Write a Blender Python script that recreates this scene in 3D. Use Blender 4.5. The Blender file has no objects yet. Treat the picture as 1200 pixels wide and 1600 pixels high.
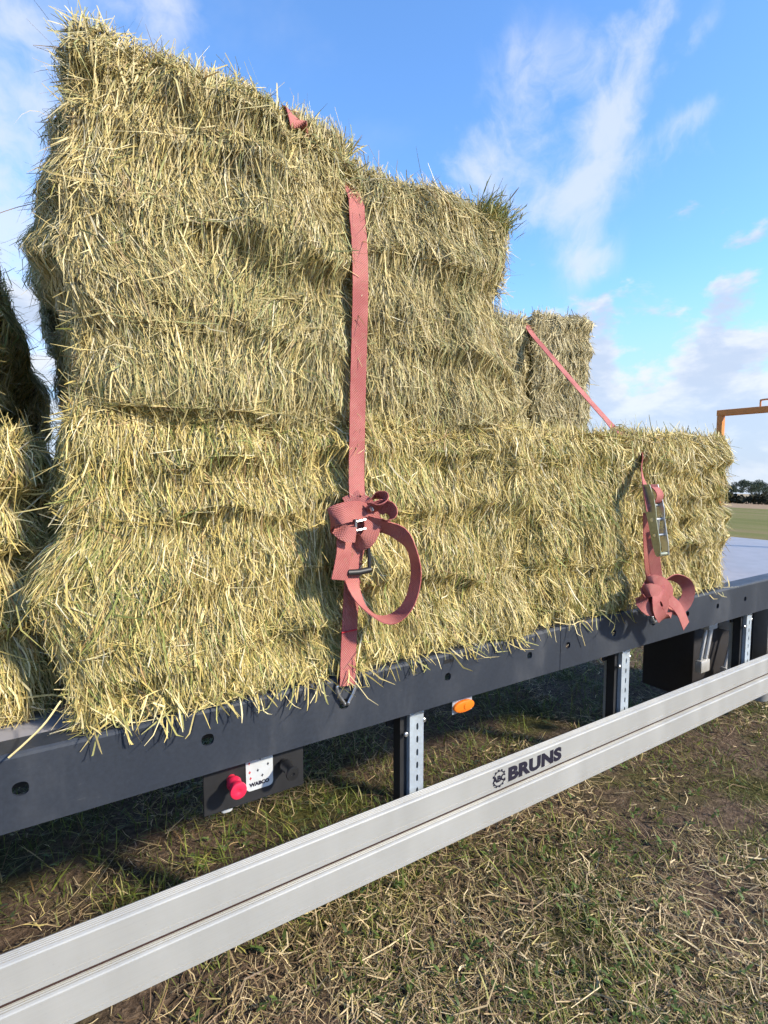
import bpy, math, random
import numpy as np
from mathutils import Vector, Matrix
R = math.radians
random.seed(7)
rng = np.random.default_rng(11)
scene = bpy.context.scene
col = scene.collection

# ------------------------------------------------------------------ camera
EYE, YAW, PITCH, FPX = 1.72, R(32.26), R(4.44), 837.0
cd = bpy.data.cameras.new('camera')
cd.sensor_fit = 'VERTICAL'; cd.sensor_height = 36.0; cd.lens = FPX / 1600 * 36
cd.clip_start = 0.05; cd.clip_end = 4000
cam = bpy.data.objects.new('camera', cd); col.objects.link(cam)
cam.location = (0, 0, EYE); cam.rotation_euler = (R(90) - PITCH, 0, -YAW)
scene.camera = cam
scene.render.resolution_x = 768; scene.render.resolution_y = 1024
CR = cam.rotation_euler.to_matrix()
def ray(x, y):
    return CR @ Vector(((x - 600) / FPX, (800 - y) / FPX, -1))
def at(x, y, Y):                      # point of the depth plane Y that the photograph shows at (x, y)
    r = ray(x, y); r = r * (Y / r.y); return Vector((r.x, r.y, r.z + EYE))

# ------------------------------------------------------------------ sun, sky, exposure
SUN_EL, SUN_AZ = R(32), math.atan2(0.50, -0.72)        # azimuth measured from +Y towards +X
sd = Vector((math.sin(SUN_AZ) * math.cos(SUN_EL), math.cos(SUN_AZ) * math.cos(SUN_EL), math.sin(SUN_EL)))
sl = bpy.data.lights.new('sun', 'SUN'); sl.energy = 5.0; sl.angle = R(3.5); sl.color = (1, .91, .74)
so = bpy.data.objects.new('sun', sl); col.objects.link(so)
so.rotation_euler = sd.to_track_quat('Z', 'Y').to_euler(); so.location = sd * 30
vs = scene.view_settings
vs.view_transform = 'Standard'; vs.look = 'None'; vs.gamma = 1; vs.use_curve_mapping = False
vs.exposure = 0.65
scene.cycles.max_bounces = 4; scene.cycles.diffuse_bounces = 2; scene.cycles.use_adaptive_sampling = True; scene.cycles.adaptive_threshold = .03; scene.cycles.glossy_bounces = 2; scene.cycles.transmission_bounces = 3

class NT:                              # tiny node-tree helper
    def __init__(s, tree): s.t = tree; s.n = tree.nodes; s.l = tree.links
    def node(s, typ, **kw):
        n = s.n.new(typ)
        for k, v in kw.items():
            if k.startswith('_'):
                continue
            setattr(n, k, v)
        return n
    def put(s, n, i, v):
        if hasattr(v, 'is_output') or hasattr(v, 'links'): s.l.new(v, n.inputs[i])
        else: n.inputs[i].default_value = v
    def math(s, op, a, b=0.0, c=None, clamp=False):
        n = s.node('ShaderNodeMath', operation=op, use_clamp=clamp)
        s.put(n, 0, a); s.put(n, 1, b)
        if c is not None: s.put(n, 2, c)
        return n.outputs[0]
    def vmath(s, op, a, b=(0, 0, 0)):
        n = s.node('ShaderNodeVectorMath', operation=op)
        s.put(n, 0, a); s.put(n, 1, b)
        return n.outputs['Value'] if op in ('DOT_PRODUCT', 'LENGTH') else n.outputs[0]
    def scale(s, a, f):
        n = s.node('ShaderNodeVectorMath', operation='SCALE'); s.put(n, 0, a); s.put(n, 3, f); return n.outputs[0]
    def noise(s, vec, scale, detail=4, rough=.55, dist=0.0):
        n = s.node('ShaderNodeTexNoise'); s.put(n, 'Vector', vec)
        n.inputs['Scale'].default_value = scale; n.inputs['Detail'].default_value = detail
        n.inputs['Roughness'].default_value = rough; n.inputs['Distortion'].default_value = dist
        return n.outputs[0]
    def remap(s, v, a, b, c=0.0, d=1.0, smooth=True):
        n = s.node('ShaderNodeMapRange'); n.interpolation_type = 'SMOOTHSTEP' if smooth else 'LINEAR'
        s.put(n, 0, v); s.put(n, 1, a); s.put(n, 2, b); s.put(n, 3, c); s.put(n, 4, d); return n.outputs[0]
    def mix(s, f, a, b):
        n = s.node('ShaderNodeMix', data_type='RGBA'); s.put(n, 0, f)
        s.put(n, 6, a if not isinstance(a, tuple) else (*a, 1)[:4]); s.put(n, 7, b if not isinstance(b, tuple) else (*b, 1)[:4])
        return n.outputs[2]
    def mapping(s, vec, scale=(1, 1, 1), rot=(0, 0, 0), loc=(0, 0, 0)):
        n = s.node('ShaderNodeMapping'); s.put(n, 0, vec)
        n.inputs['Location'].default_value = loc; n.inputs['Rotation'].default_value = rot; n.inputs['Scale'].default_value = scale
        return n.outputs[0]
    def ramp(s, f, stops):
        n = s.node('ShaderNodeValToRGB'); s.put(n, 0, f); e = n.color_ramp.elements
        while len(e) < len(stops): e.new(.5)
        for el, (p, c) in zip(e, stops): el.position = p; el.color = (*c, 1)
        return n.outputs[0]

world = bpy.data.worlds.new('World'); scene.world = world; world.use_nodes = True
world.cycles.sampling_method = 'MANUAL'; world.cycles.sample_map_resolution = 256
world.node_tree.nodes.clear(); W = NT(world.node_tree)
sky = W.node('ShaderNodeTexSky', sky_type='NISHITA', sun_disc=False)
sky.sun_elevation = SUN_EL; sky.sun_rotation = SUN_AZ; sky.altitude = 0
sky.air_density = 1.0; sky.dust_density = 0.25; sky.ozone_density = 3.0
gen = W.node('ShaderNodeTexCoord').outputs['Generated']
dirn = W.vmath('NORMALIZE', gen)
sep = W.node('ShaderNodeSeparateXYZ'); W.put(sep, 0, dirn)
dz = sep.outputs[2]
# cirrus lives on a high flat layer: direction divided by its height
inv = W.math('DIVIDE', 1.0, W.math('MAXIMUM', W.math('ADD', dz, .12), .05))
layer = W.scale(dirn, inv)
def cloud(px, py, ax, ay, ang, power=1.0):
    """one drifting bank of cloud: a soft elliptic patch of sky round a direction"""
    c = ray(px, py).normalized()
    right = c.cross(Vector((0, 0, 1))).normalized(); up = right.cross(c)
    a = right * math.cos(ang) + up * math.sin(ang); b = -right * math.sin(ang) + up * math.cos(ang)
    u = W.math('DIVIDE', W.vmath('DOT_PRODUCT', dirn, tuple(a)), ax)
    v = W.math('DIVIDE', W.vmath('DOT_PRODUCT', dirn, tuple(b)), ay)
    r2 = W.math('ADD', W.math('MULTIPLY', u, u), W.math('MULTIPLY', v, v))
    front = W.math('GREATER_THAN', W.vmath('DOT_PRODUCT', dirn, tuple(c)), 0.2)
    return W.math('MULTIPLY', W.math('MULTIPLY', W.math('EXPONENT', W.math('MULTIPLY', r2, -1.0)), power), front)
def total(fs):
    s_ = fs[0]
    for g in fs[1:]: s_ = W.math('ADD', s_, g)
    return s_
warp = W.node('ShaderNodeTexNoise'); W.put(warp, 'Vector', dirn); warp.inputs['Scale'].default_value = 4; warp.inputs['Detail'].default_value = 4
wv = W.vmath('ADD', dirn, W.scale(W.vmath('SUBTRACT', warp.outputs['Color'], (.5, .5, .5)), .20))
fine = W.noise(wv, 8.0, 7, .60, .0)
fib = W.noise(W.mapping(wv, (3.0, 16, 3.4), (R(8), R(38), R(-32))), 1.5, 6, .6, .4)
wisp = W.math('ADD', W.math('MULTIPLY', fine, .80), W.math('MULTIPLY', fib, .20))
bank = total([cloud(775, 240, .17, .085, R(30), .85), cloud(925, 270, .25, .050, R(80), .58), cloud(1000, 95, .16, .030, R(62), .58),
              cloud(1060, 235, .10, .05, R(10), .50), cloud(850, 335, .08, .035, R(20), .55), cloud(930, 405, .045, .035, R(-10), .62),
              cloud(1100, 45, .12, .020, R(42), .42), cloud(1095, 172, .06, .02, R(20), .48), cloud(800, 80, .06, .05, R(0), .40),
              cloud(20, 110, .26, .12, R(60), .62), cloud(10, 560, .34, .13, R(10), .80), cloud(270, 30, .10, .05, R(-50), .48), cloud(-20, 320, .22, .16, R(30), .55)])
cir = W.math('MULTIPLY', W.remap(W.math('ADD', wisp, W.math('MULTIPLY', W.math('SUBTRACT', bank, .6), .30)), .40, .70), W.remap(bank, .08, .75))
# the same wisps go on, thinner, over the rest of the sky
rest = W.math('MULTIPLY', W.remap(W.noise(layer, 1.1, 6, .6, .4), .56, .80), .30)
cir = W.math('MAXIMUM', cir, W.math('MULTIPLY', rest, W.remap(dz, .35, .6)))
# cumulus low over the horizon all the way round
cumv = W.mapping(dirn, (1, 1, 2.0))
cn = W.noise(cumv, 8.5, 7, .58, .15); cb = W.noise(cumv, 3.0, 3, .5)
top_ = W.math('ADD', .285, W.math('MULTIPLY', W.math('SUBTRACT', cb, .5), .16))
dens = W.math('SUBTRACT', W.math('ADD', W.math('MULTIPLY', W.math('SUBTRACT', top_, dz), 2.2), W.math('MULTIPLY', W.math('SUBTRACT', cn, .5), 1.7)), .0)
cum = W.math('MULTIPLY', W.remap(dens, .0, .26), W.remap(dz, .02, .16, .62, 1.0))
cumlit = W.mix(W.remap(W.noise(W.vmath('ADD', cumv, (0, 0, .045)), 8.5, 5, .58, .15), .38, .62), (4.3, 4.5, 4.9), (2.9, 3.4, 4.3))
hs = W.node('ShaderNodeHueSaturation'); hs.inputs['Saturation'].default_value = 1.02; hs.inputs['Value'].default_value = 1.0; W.put(hs, 'Color', sky.outputs[0])
blue = W.mix(1.0, hs.outputs[0], (1.18, 1.50, 1.78)); blue.node.blend_type = 'MULTIPLY'
hazy = W.mix(W.remap(dz, .02, .34, .85, .0), blue, (2.7, 3.3, 4.4))
c1 = W.mix(W.math('MULTIPLY', cir, .74), hazy, (4.0, 4.3, 4.9))
c2 = W.mix(W.math('MULTIPLY', cum, .92), c1, cumlit)
bg = W.node('ShaderNodeBackground'); W.put(bg, 0, c2); bg.inputs[1].default_value = 0.135
wo = W.node('ShaderNodeOutputWorld'); W.l.new(bg.outputs[0], wo.inputs[0])

# ------------------------------------------------------------------ materials
MATS = {}
def principled(name, rough=.5, metal=0.0, spec=.5):
    m = bpy.data.materials.new(name); m.use_nodes = True; m.node_tree.nodes.clear(); t = NT(m.node_tree)
    b = t.node('ShaderNodeBsdfPrincipled'); o = t.node('ShaderNodeOutputMaterial'); t.l.new(b.outputs[0], o.inputs[0])
    b.inputs['Roughness'].default_value = rough; b.inputs['Metallic'].default_value = metal
    b.inputs['Specular IOR Level'].default_value = spec
    MATS[name] = m; return m, t, b, o
def bump(t, b, h, strength=.3, dist=.002):
    n = t.node('ShaderNodeBump'); n.inputs['Strength'].default_value = strength; n.inputs['Distance'].default_value = dist
    t.put(n, 'Height', h); t.l.new(n.outputs[0], b.inputs['Normal'])
def plain(name, c, rough=.5, metal=0.0, spec=.5, var=.15, scale=30, bumpy=.1):
    m, t, b, o = principled(name, rough, metal, spec)
    P = t.node('ShaderNodeTexCoord').outputs['Object']
    n1 = t.noise(P, scale, 5); n2 = t.noise(P, scale * .12, 3)
    v = t.math('ADD', t.math('MULTIPLY', n1, .5), t.math('MULTIPLY', n2, .5))
    k = t.remap(v, .3, .7, 1 - var, 1 + var, False)
    t.put(b, 'Base Color', t.scale(c, k))
    t.put(b, 'Roughness', t.remap(n2, .3, .7, max(.02, rough - .08), min(1, rough + .1), False))
    if bumpy: bump(t, b, n1, bumpy, .001)
    return m
def strand_mat(name, rough, trans, spec=.35):
    m, t, b, o = principled(name, rough, 0, spec)
    a = t.node('ShaderNodeAttribute', attribute_name='Col').outputs['Color']
    P = t.node('ShaderNodeTexCoord').outputs['Object']
    k = t.remap(t.noise(P, 60, 3), .3, .7, .82, 1.18, False)
    c = t.scale(a, k); t.put(b, 'Base Color', c)
    tr = t.node('ShaderNodeBsdfTranslucent'); t.put(tr, 0, c)
    mx = t.node('ShaderNodeMixShader'); mx.inputs[0].default_value = trans
    t.l.new(b.outputs[0], mx.inputs[1]); t.l.new(tr.outputs[0], mx.inputs[2]); t.l.new(mx.outputs[0], o.inputs[0])
    return m
strand_mat('straw', .55, .10); strand_mat('grass', .5, .22)
# packed hay inside a bale
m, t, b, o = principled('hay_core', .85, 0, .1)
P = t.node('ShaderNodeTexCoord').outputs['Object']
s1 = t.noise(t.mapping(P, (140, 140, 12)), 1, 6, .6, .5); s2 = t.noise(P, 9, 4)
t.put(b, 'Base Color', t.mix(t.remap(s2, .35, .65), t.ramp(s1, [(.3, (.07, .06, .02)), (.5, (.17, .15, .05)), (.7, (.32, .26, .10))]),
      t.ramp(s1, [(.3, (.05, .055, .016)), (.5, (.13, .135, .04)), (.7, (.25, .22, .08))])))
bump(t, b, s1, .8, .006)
# soil and far fields in one ground sheet
m, t, b, o = principled('ground', .95, 0, .1)
P = t.node('ShaderNodeTexCoord').outputs['Object']
g1 = t.noise(P, 1.3, 5, .6); g2 = t.noise(P, 38, 6, .65); g3 = t.noise(P, .05, 4)
near = t.ramp(g2, [(.25, (.036, .025, .018)), (.5, (.098, .067, .048)), (.75, (.21, .15, .105))])
near = t.mix(t.remap(g1, .45, .65), near, t.ramp(g2, [(.3, (.03, .03, .010)), (.6, (.08, .075, .025)), (.8, (.16, .13, .06))]))
sp = t.node('ShaderNodeSeparateXYZ'); t.put(sp, 0, P)
dist = t.vmath('LENGTH', P)
fs = t.noise(t.mapping(P, (.5, .03, 1), (0, 0, R(-10))), 1, 4)
farc = t.ramp(fs, [(.3, (.11, .115, .032)), (.5, (.15, .145, .05)), (.62, (.20, .15, .075)), (.75, (.12, .125, .035))])
dd = t.math('ADD', dist, t.math('MULTIPLY', t.noise(P, .15, 3), 4))
stub = t.remap(dd, 58, 61); farc = t.mix(stub, farc, (.27, .19, .12))
beige = t.remap(dd, 95, 105); farc = t.mix(beige, farc, (.30, .23, .14))
t.put(b, 'Base Color', t.mix(t.remap(dist, 9, 16), near, farc))
bump(t, b, g2, 1.0, .02)

m, t, b, o = principled('rail_paint', .46, 0, .4)
P = t.node('ShaderNodeTexCoord').outputs['Object']
r1_ = t.noise(t.mapping(P, (5, 3, 2.2)), 1, 5, .6, .3); r2_ = t.noise(P, 90, 5, .65); r3_ = t.noise(t.mapping(P, (16, 8, 90), (0, R(14), 0)), 1, 4, .7)
rb_ = t.scale((.025, .030, .041), t.remap(r2_, .3, .7, .85, 1.15, False))
rb_ = t.mix(t.remap(r1_, .50, .72, 0, .22), rb_, (.12, .12, .125))
rb_ = t.mix(t.remap(r3_, .66, .78, 0, .20), rb_, (.20, .19, .18))
t.put(b, 'Base Color', t.mix(t.remap(r2_, .64, .76, 0, .35), rb_, (.09, .08, .065)))
t.put(b, 'Roughness', t.remap(r1_, .3, .7, .36, .60, False)); bump(t, b, r2_, .05, .001)
plain('frame_dark', (.018, .018, .020), .55, 0, .4, .25, 40, .1)
plain('deck', (.26, .25, .27), .42, 0, .6, .2, 12, .03)
plain('galvanised', (.42, .47, .52), .5, .45, .5, .15, 90, .06)
plain('steel', (.55, .55, .56), .3, .9, .5, .15, 90, .05)
plain('olive_steel', (.30, .31, .23), .38, .6, .5, .25, 90, .1)
plain('black_plastic', (.012, .012, .013), .45, 0, .5, .2, 50, .05)
plain('box_plastic', (.020, .018, .021), .6, 0, .4, .2, 30, .1)
plain('red_knob', (.62, .02, .06), .35, 0, .5, .1, 50, .02)
plain('orange_lens', (.75, .17, .015), .18, 0, .6, .12, 120, .2)
plain('plate', (.55, .57, .58), .4, .2, .5, .1, 60, .03)
plain('ink', (.012, .010, .022), .6, 0, .3, .1, 50, 0)
plain('ink_red', (.45, .03, .04), .6, 0, .3, .1, 50, 0)
plain('yellow_paint', (.62, .20, .035), .45, 0, .5, .15, 20, .05)
plain('rubber', (.018, .018, .018), .85, 0, .2, .2, 30, .2)
plain('rim_paint', (.45, .45, .46), .45, .3, .5, .15, 20, .1)
plain('leg_grey', (.20, .20, .20), .5, .2, .5, .2, 20, .1)
plain('joint_shade', (.045, .025, .022), .8, 0, .2, .2, 20, .1)  # dark brown that paints the shade between the guard planks
plain('bark', (.07, .05, .035), .9, 0, .2, .3, 8, .3)
# anodised guard profile: fine drawn lines along the length and faint smudges
m, t, b, o = principled('aluminium', .42, .25, .5)
P = t.node('ShaderNodeTexCoord').outputs['Object']
d1 = t.noise(t.mapping(P, (3, 400, 400)), 1, 4, .6); d2 = t.noise(t.mapping(P, (9, 3, 3)), 1, 4, .6); d3 = t.noise(P, 160, 4)
k = t.math('ADD', t.remap(d1, .3, .7, -.03, .03, False), t.math('ADD', t.remap(d2, .3, .75, .96, 1.05, False), t.remap(d3, .62, .8, 0, -.12)))
t.put(b, 'Base Color', t.scale((.375, .37, .355), k)); t.put(b, 'Roughness', t.remap(d2, .3, .7, .34, .52, False))
bump(t, b, d1, .06, .0005)
# woven polyester webbing, UV runs along and across
m, t, b, o = principled('webbing', .8, 0, .25)
uv = t.node('ShaderNodeTexCoord').outputs['UV']
su = t.node('ShaderNodeSeparateXYZ'); t.put(su, 0, uv)
a1 = t.math('SINE', t.math('MULTIPLY', su.outputs[0], 2 * math.pi / .0068)); a2 = t.math('SINE', t.math('MULTIPLY', su.outputs[1], 2 * math.pi / .0060))
wv_ = t.math('MULTIPLY', a1, a2)
P = t.node('ShaderNodeTexCoord').outputs['Object']
fade = t.noise(P, 7, 4); dirt = t.noise(P, 60, 5, .7)
base = t.mix(t.remap(fade, .35, .65), (.31, .088, .082), (.43, .155, .135))
base = t.mix(t.remap(wv_, -.2, .9, 0, .30), base, (.24, .085, .08))
base = t.mix(t.remap(dirt, .52, .75, 0, .45), base, (.34, .22, .15))
edge = t.math('ABSOLUTE', su.outputs[1])
t.put(b, 'Base Color', t.mix(t.remap(edge, .0205, .0235, 0, .35), base, (.42, .10, .10)))
bump(t, b, wv_, .5, .0012)
plain('red_thread', (.42, .02, .03), .7, 0, .3, .1, 200, .2)

# ------------------------------------------------------------------ mesh helpers
def mat(o, m): o.data.materials.append(MATS[m]); return o
def empty(name, loc=(0, 0, 0)):
    o = bpy.data.objects.new(name, None); o.location = loc; o.empty_display_size = .1; col.objects.link(o); return o
def tag(o, label=None, cat=None, group=None, kind=None):
    if label: o['label'] = label
    if cat: o['category'] = cat
    if group: o['group'] = group
    if kind: o['kind'] = kind
    return o
class MB:
    def __init__(s): s.v = []; s.f = []; s.uv = None
    def add(s, vs_, fs_):
        k = len(s.v); s.v += [tuple(v) for v in vs_]; s.f += [tuple(i + k for i in f) for f in fs_]; return s
    def box(s, a, b, bev=0.0):
        (x0, y0, z0), (x1, y1, z1) = a, b
        if bev <= 0:
            s.add([(x0, y0, z0), (x1, y0, z0), (x1, y1, z0), (x0, y1, z0), (x0, y0, z1), (x1, y0, z1), (x1, y1, z1), (x0, y1, z1)],
                  [(0, 3, 2, 1), (4, 5, 6, 7), (0, 1, 5, 4), (1, 2, 6, 5), (2, 3, 7, 6), (3, 0, 4, 7)])
        else:
            import bmesh
            bm = bmesh.new(); r = bmesh.ops.create_cube(bm, size=1)
            for v in bm.verts: v.co = Vector(((x0 + x1) / 2 + v.co.x * (x1 - x0), (y0 + y1) / 2 + v.co.y * (y1 - y0), (z0 + z1) / 2 + v.co.z * (z1 - z0)))
            bmesh.ops.bevel(bm, geom=bm.edges[:], offset=bev, segments=2, affect='EDGES', profile=.5)
            bm.verts.index_update()
            s.add([v.co for v in bm.verts], [[v.index for v in f.verts] for f in bm.faces]); bm.free()
        return s
    def tube(s, pts, r, n=8, closed=False):
        pts = [Vector(p) for p in pts]; N = len(pts); rs = r if isinstance(r, (list, tuple)) else [r] * N
        ref = None; rings = []
        for i, p in enumerate(pts):
            if closed: d = pts[(i + 1) % N] - pts[i - 1]
            else: d = pts[min(i + 1, N - 1)] - pts[max(i - 1, 0)]
            d.normalize()
            if ref is None: ref = d.orthogonal().normalized()
            ref = (ref - d * ref.dot(d)).normalized(); w = d.cross(ref)
            rings.append([p + (ref * math.cos(2 * math.pi * k / n) + w * math.sin(2 * math.pi * k / n)) * rs[i] for k in range(n)])
        vs_ = [v for g in rings for v in g]; fs_ = []
        for i in range(N if closed else N - 1):
            j = (i + 1) % N
            for k in range(n): fs_.append((i * n + k, i * n + (k + 1) % n, j * n + (k + 1) % n, j * n + k))
        if not closed: fs_ += [tuple(range(n))[::-1], tuple(range((N - 1) * n, N * n))]
        return s.add(vs_, fs_)
    def lathe(s, c, axis, prof, n=28):
        c = Vector(c); a = Vector(axis).normalized(); u = a.orthogonal().normalized(); w = a.cross(u)
        vs_ = []; fs_ = []
        for (h, r) in prof:
            for k in range(n):
                th = 2 * math.pi * k / n; vs_.append(c + a * h + (u * math.cos(th) + w * math.sin(th)) * max(r, 1e-5))
        for i in range(len(prof) - 1):
            for k in range(n): fs_.append((i * n + k, i * n + (k + 1) % n, (i + 1) * n + (k + 1) % n, (i + 1) * n + k))
        fs_ += [tuple(range(n))[::-1], tuple(range((len(prof) - 1) * n, len(prof) * n))]
        return s.add(vs_, fs_)
    def extrude_x(s, prof, x0, x1, nseg=1):            # closed (y, z) profile along X
        n = len(prof); vs_ = []; fs_ = []
        for i in range(nseg + 1):
            x = x0 + (x1 - x0) * i / nseg; vs_ += [(x, y, z) for y, z in prof]
        for i in range(nseg):
            for k in range(n): fs_.append((i * n + k, (i + 1) * n + k, (i + 1) * n + (k + 1) % n, i * n + (k + 1) % n))
        fs_ += [tuple(range(n)), tuple(range(nseg * n, (nseg + 1) * n))[::-1]]
        return s.add(vs_, fs_)
    def plate(s, x0, x1, z0, z1, y, th, holes, n=24, cell=None):
        """plate in the XZ plane with real oval holes; holes = (xc, zc, rx, rz); one hole per vertical or horizontal strip"""
        along_x = (x1 - x0) > (z1 - z0)
        def P(a, b_, yy): return (a, yy, b_) if along_x else (b_, yy, a)
        if along_x: A0, A1, B0, B1 = x0, x1, z0, z1; hs_ = [(h[0], h[1], h[2], h[3]) for h in holes]
        else: A0, A1, B0, B1 = z0, z1, x0, x1; hs_ = [(h[1], h[0], h[3], h[2]) for h in holes]
        hs_.sort(); cur = A0
        def quad(a0, a1):
            if a1 - a0 < 1e-5: return
            for yy in (y, y + th): s.add([P(a0, B0, yy), P(a1, B0, yy), P(a1, B1, yy), P(a0, B1, yy)], [(0, 1, 2, 3)])
        for (ac, bc, ra, rb) in hs_:
            c = cell or ra * 1.6
            quad(cur, ac - c); cur = ac + c
            for q, yy in enumerate((y, y + th)):
                inner = []; outer = []
                for k in range(n):
                    an = 2 * math.pi * (k + .5) / n; ca, sa = math.cos(an), math.sin(an)
                    sg = lambda v: math.copysign(abs(v) ** .8, v)
                    inner.append(P(ac + ra * sg(ca), bc + rb * sg(sa), yy))
                    m_ = max(abs(ca), abs(sa)); ua, ub = ca / m_, sa / m_
                    outer.append(P(ac + c * ua, bc + ub * ((B1 - bc) if ub > 0 else (bc - B0)), yy))
                # exact corners
                for cx in (-1, 1):
                    for cz in (-1, 1):
                        tgt = P(ac + c * cx, B1 if cz > 0 else B0, yy)
                        i_ = min(range(n), key=lambda i: (outer[i][0] - tgt[0]) ** 2 + (outer[i][2] - tgt[2]) ** 2); outer[i_] = tgt
                s.add(inner + outer, [(k, (k + 1) % n, n + (k + 1) % n, n + k) for k in range(n)])
                if q == 0: first = inner
            s.add(first + inner, [(k, (k + 1) % n, n + (k + 1) % n, n + k) for k in range(n)])
        quad(cur, A1)
        for bb in (B0, B1): s.add([P(A0, bb, y), P(A1, bb, y), P(A1, bb, y + th), P(A0, bb, y + th)], [(0, 1, 2, 3)])
        for aa in (A0, A1): s.add([P(aa, B0, y), P(aa, B1, y), P(aa, B1, y + th), P(aa, B0, y + th)], [(0, 1, 2, 3)])
        return s
    def build(s, name, m, parent=None, smooth=False, origin=None):
        me = bpy.data.meshes.new(name)
        org = Vector(origin) if origin is not None else (parent.matrix_world.translation if parent else Vector())
        if parent is not None:
            org = Vector((0, 0, 0)); p = parent
            while p: org += p.location; p = p.parent
        me.from_pydata([tuple(Vector(v) - org) for v in s.v], [], s.f); me.update()
        import bmesh
        bm = bmesh.new(); bm.from_mesh(me); bmesh.ops.recalc_face_normals(bm, faces=bm.faces[:]); bm.to_mesh(me); bm.free()
        if smooth:
            me.polygons.foreach_set('use_smooth', [True] * len(me.polygons))
            try: me.set_sharp_from_angle(angle=R(38))
            except Exception: pass
        o = bpy.data.objects.new(name, me); col.objects.link(o)
        if parent: o.parent = parent
        else: o.location = org
        return mat(o, m)

def catmull(pts, per=10):
    P_ = [Vector(p) for p in pts]; P_ = [2 * P_[0] - P_[1]] + P_ + [2 * P_[-1] - P_[-2]]; out = []
    for i in range(1, len(P_) - 2):
        a, b_, c, d = P_[i - 1:i + 3]
        for k in range(per):
            t_ = k / per
            out.append(.5 * ((2 * b_) + (c - a) * t_ + (2 * a - 5 * b_ + 4 * c - d) * t_ ** 2 + (3 * b_ - a - 3 * c + d) * t_ ** 3))
    out.append(P_[-2]); return out
def ribbon(name, pts, wdirs, parent, width=.048, th=.0028, per=10, m='webbing', taper_end=False):
    """flat webbing swept along a path, wdirs = the direction its width points at each path point"""
    c = catmull(pts, per); w = catmull(wdirs, per); N = len(c); vs_ = []; uvs = []; L = 0
    for i in range(N):
        tg = (c[min(i + 1, N - 1)] - c[max(i - 1, 0)]).normalized()
        wd = w[i] - tg * w[i].dot(tg); wd = wd.normalized(); n = tg.cross(wd)
        hw = width / 2
        if i: L += (c[i] - c[i - 1]).length
        jit = 1 + .02 * math.sin(i * 1.7)
        for a, b_ in ((-1, -1), (1, -1), (1, 1), (-1, 1)): vs_.append(c[i] + wd * hw * a * jit + n * th / 2 * b_)
        uvs.append(L)
    fs_ = []; fu = []
    vv = (-width / 2, width / 2, width / 2, -width / 2)
    for i in range(N - 1):
        for k in range(4):
            k2 = (k + 1) % 4; fs_.append((i * 4 + k, i * 4 + k2, i * 4 + 4 + k2, i * 4 + 4 + k))
            fu += [(uvs[i], vv[k]), (uvs[i], vv[k2]), (uvs[i + 1], vv[k2]), (uvs[i + 1], vv[k])]
    fs_ += [(3, 2, 1, 0), (N * 4 - 4, N * 4 - 3, N * 4 - 2, N * 4 - 1)]
    fu += [(0, vv[3 - k]) for k in range(4)] + [(uvs[-1], vv[k]) for k in range(4)]
    org = Vector((0, 0, 0)); p = parent
    while p: org += p.location; p = p.parent
    me = bpy.data.meshes.new(name); me.from_pydata([tuple(v - org) for v in vs_], [], fs_)
    ul = me.uv_layers.new(name='UVMap'); ul.data.foreach_set('uv', [q for u in fu for q in u]); me.update()
    me.polygons.foreach_set('use_smooth', [True] * len(me.polygons)); me.set_sharp_from_angle(angle=R(50))
    o = bpy.data.objects.new(name, me); col.objects.link(o); o.parent = parent
    return mat(o, m)

# vectorised value noise
_H = rng.random(65536).astype(np.float64)
def vnoise(p, seed=0):
    i = np.floor(p).astype(np.int64); f = p - i; f = f * f * (3 - 2 * f)
    def h(dx, dy, dz_):
        return _H[((i[..., 0] + dx) * 73856093 ^ (i[..., 1] + dy) * 19349663 ^ (i[..., 2] + dz_) * 83492791 ^ seed * 2654435) & 65535]
    x, y, z = f[..., 0], f[..., 1], f[..., 2]
    a = h(0, 0, 0) * (1 - x) + h(1, 0, 0) * x; b_ = h(0, 1, 0) * (1 - x) + h(1, 1, 0) * x
    c = h(0, 0, 1) * (1 - x) + h(1, 0, 1) * x; d = h(0, 1, 1) * (1 - x) + h(1, 1, 1) * x
    return (a * (1 - y) + b_ * y) * (1 - z) + (c * (1 - y) + d * y) * z
def fbm(p, o=3, seed=0):
    s_ = 0; a = 1; tt = 0
    for k in range(o): s_ = s_ + a * vnoise(p * 2 ** k, seed + k); tt += a; a *= .5
    return s_ / tt
def raw_mesh(name, V, Q, colr=None, m=None, parent=None, loc=(0, 0, 0)):
    me = bpy.data.meshes.new(name); nv, nq = len(V), len(Q)
    me.vertices.add(nv); me.vertices.foreach_set('co', V.astype(np.float32).ravel())
    me.loops.add(nq * 4); me.loops.foreach_set('vertex_index', Q.astype(np.int32).ravel())
    me.polygons.add(nq); me.polygons.foreach_set('loop_start', np.arange(0, nq * 4, 4, dtype=np.int32))
    me.update(calc_edges=True)
    if colr is not None:
        at_ = me.color_attributes.new('Col', 'FLOAT_COLOR', 'POINT')
        c4 = np.ones((nv, 4), np.float32); c4[:, :3] = colr; at_.data.foreach_set('color', c4.ravel())
    o = bpy.data.objects.new(name, me); col.objects.link(o); o.location = loc
    if parent: o.parent = parent
    if m: mat(o, m)
    return o
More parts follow.
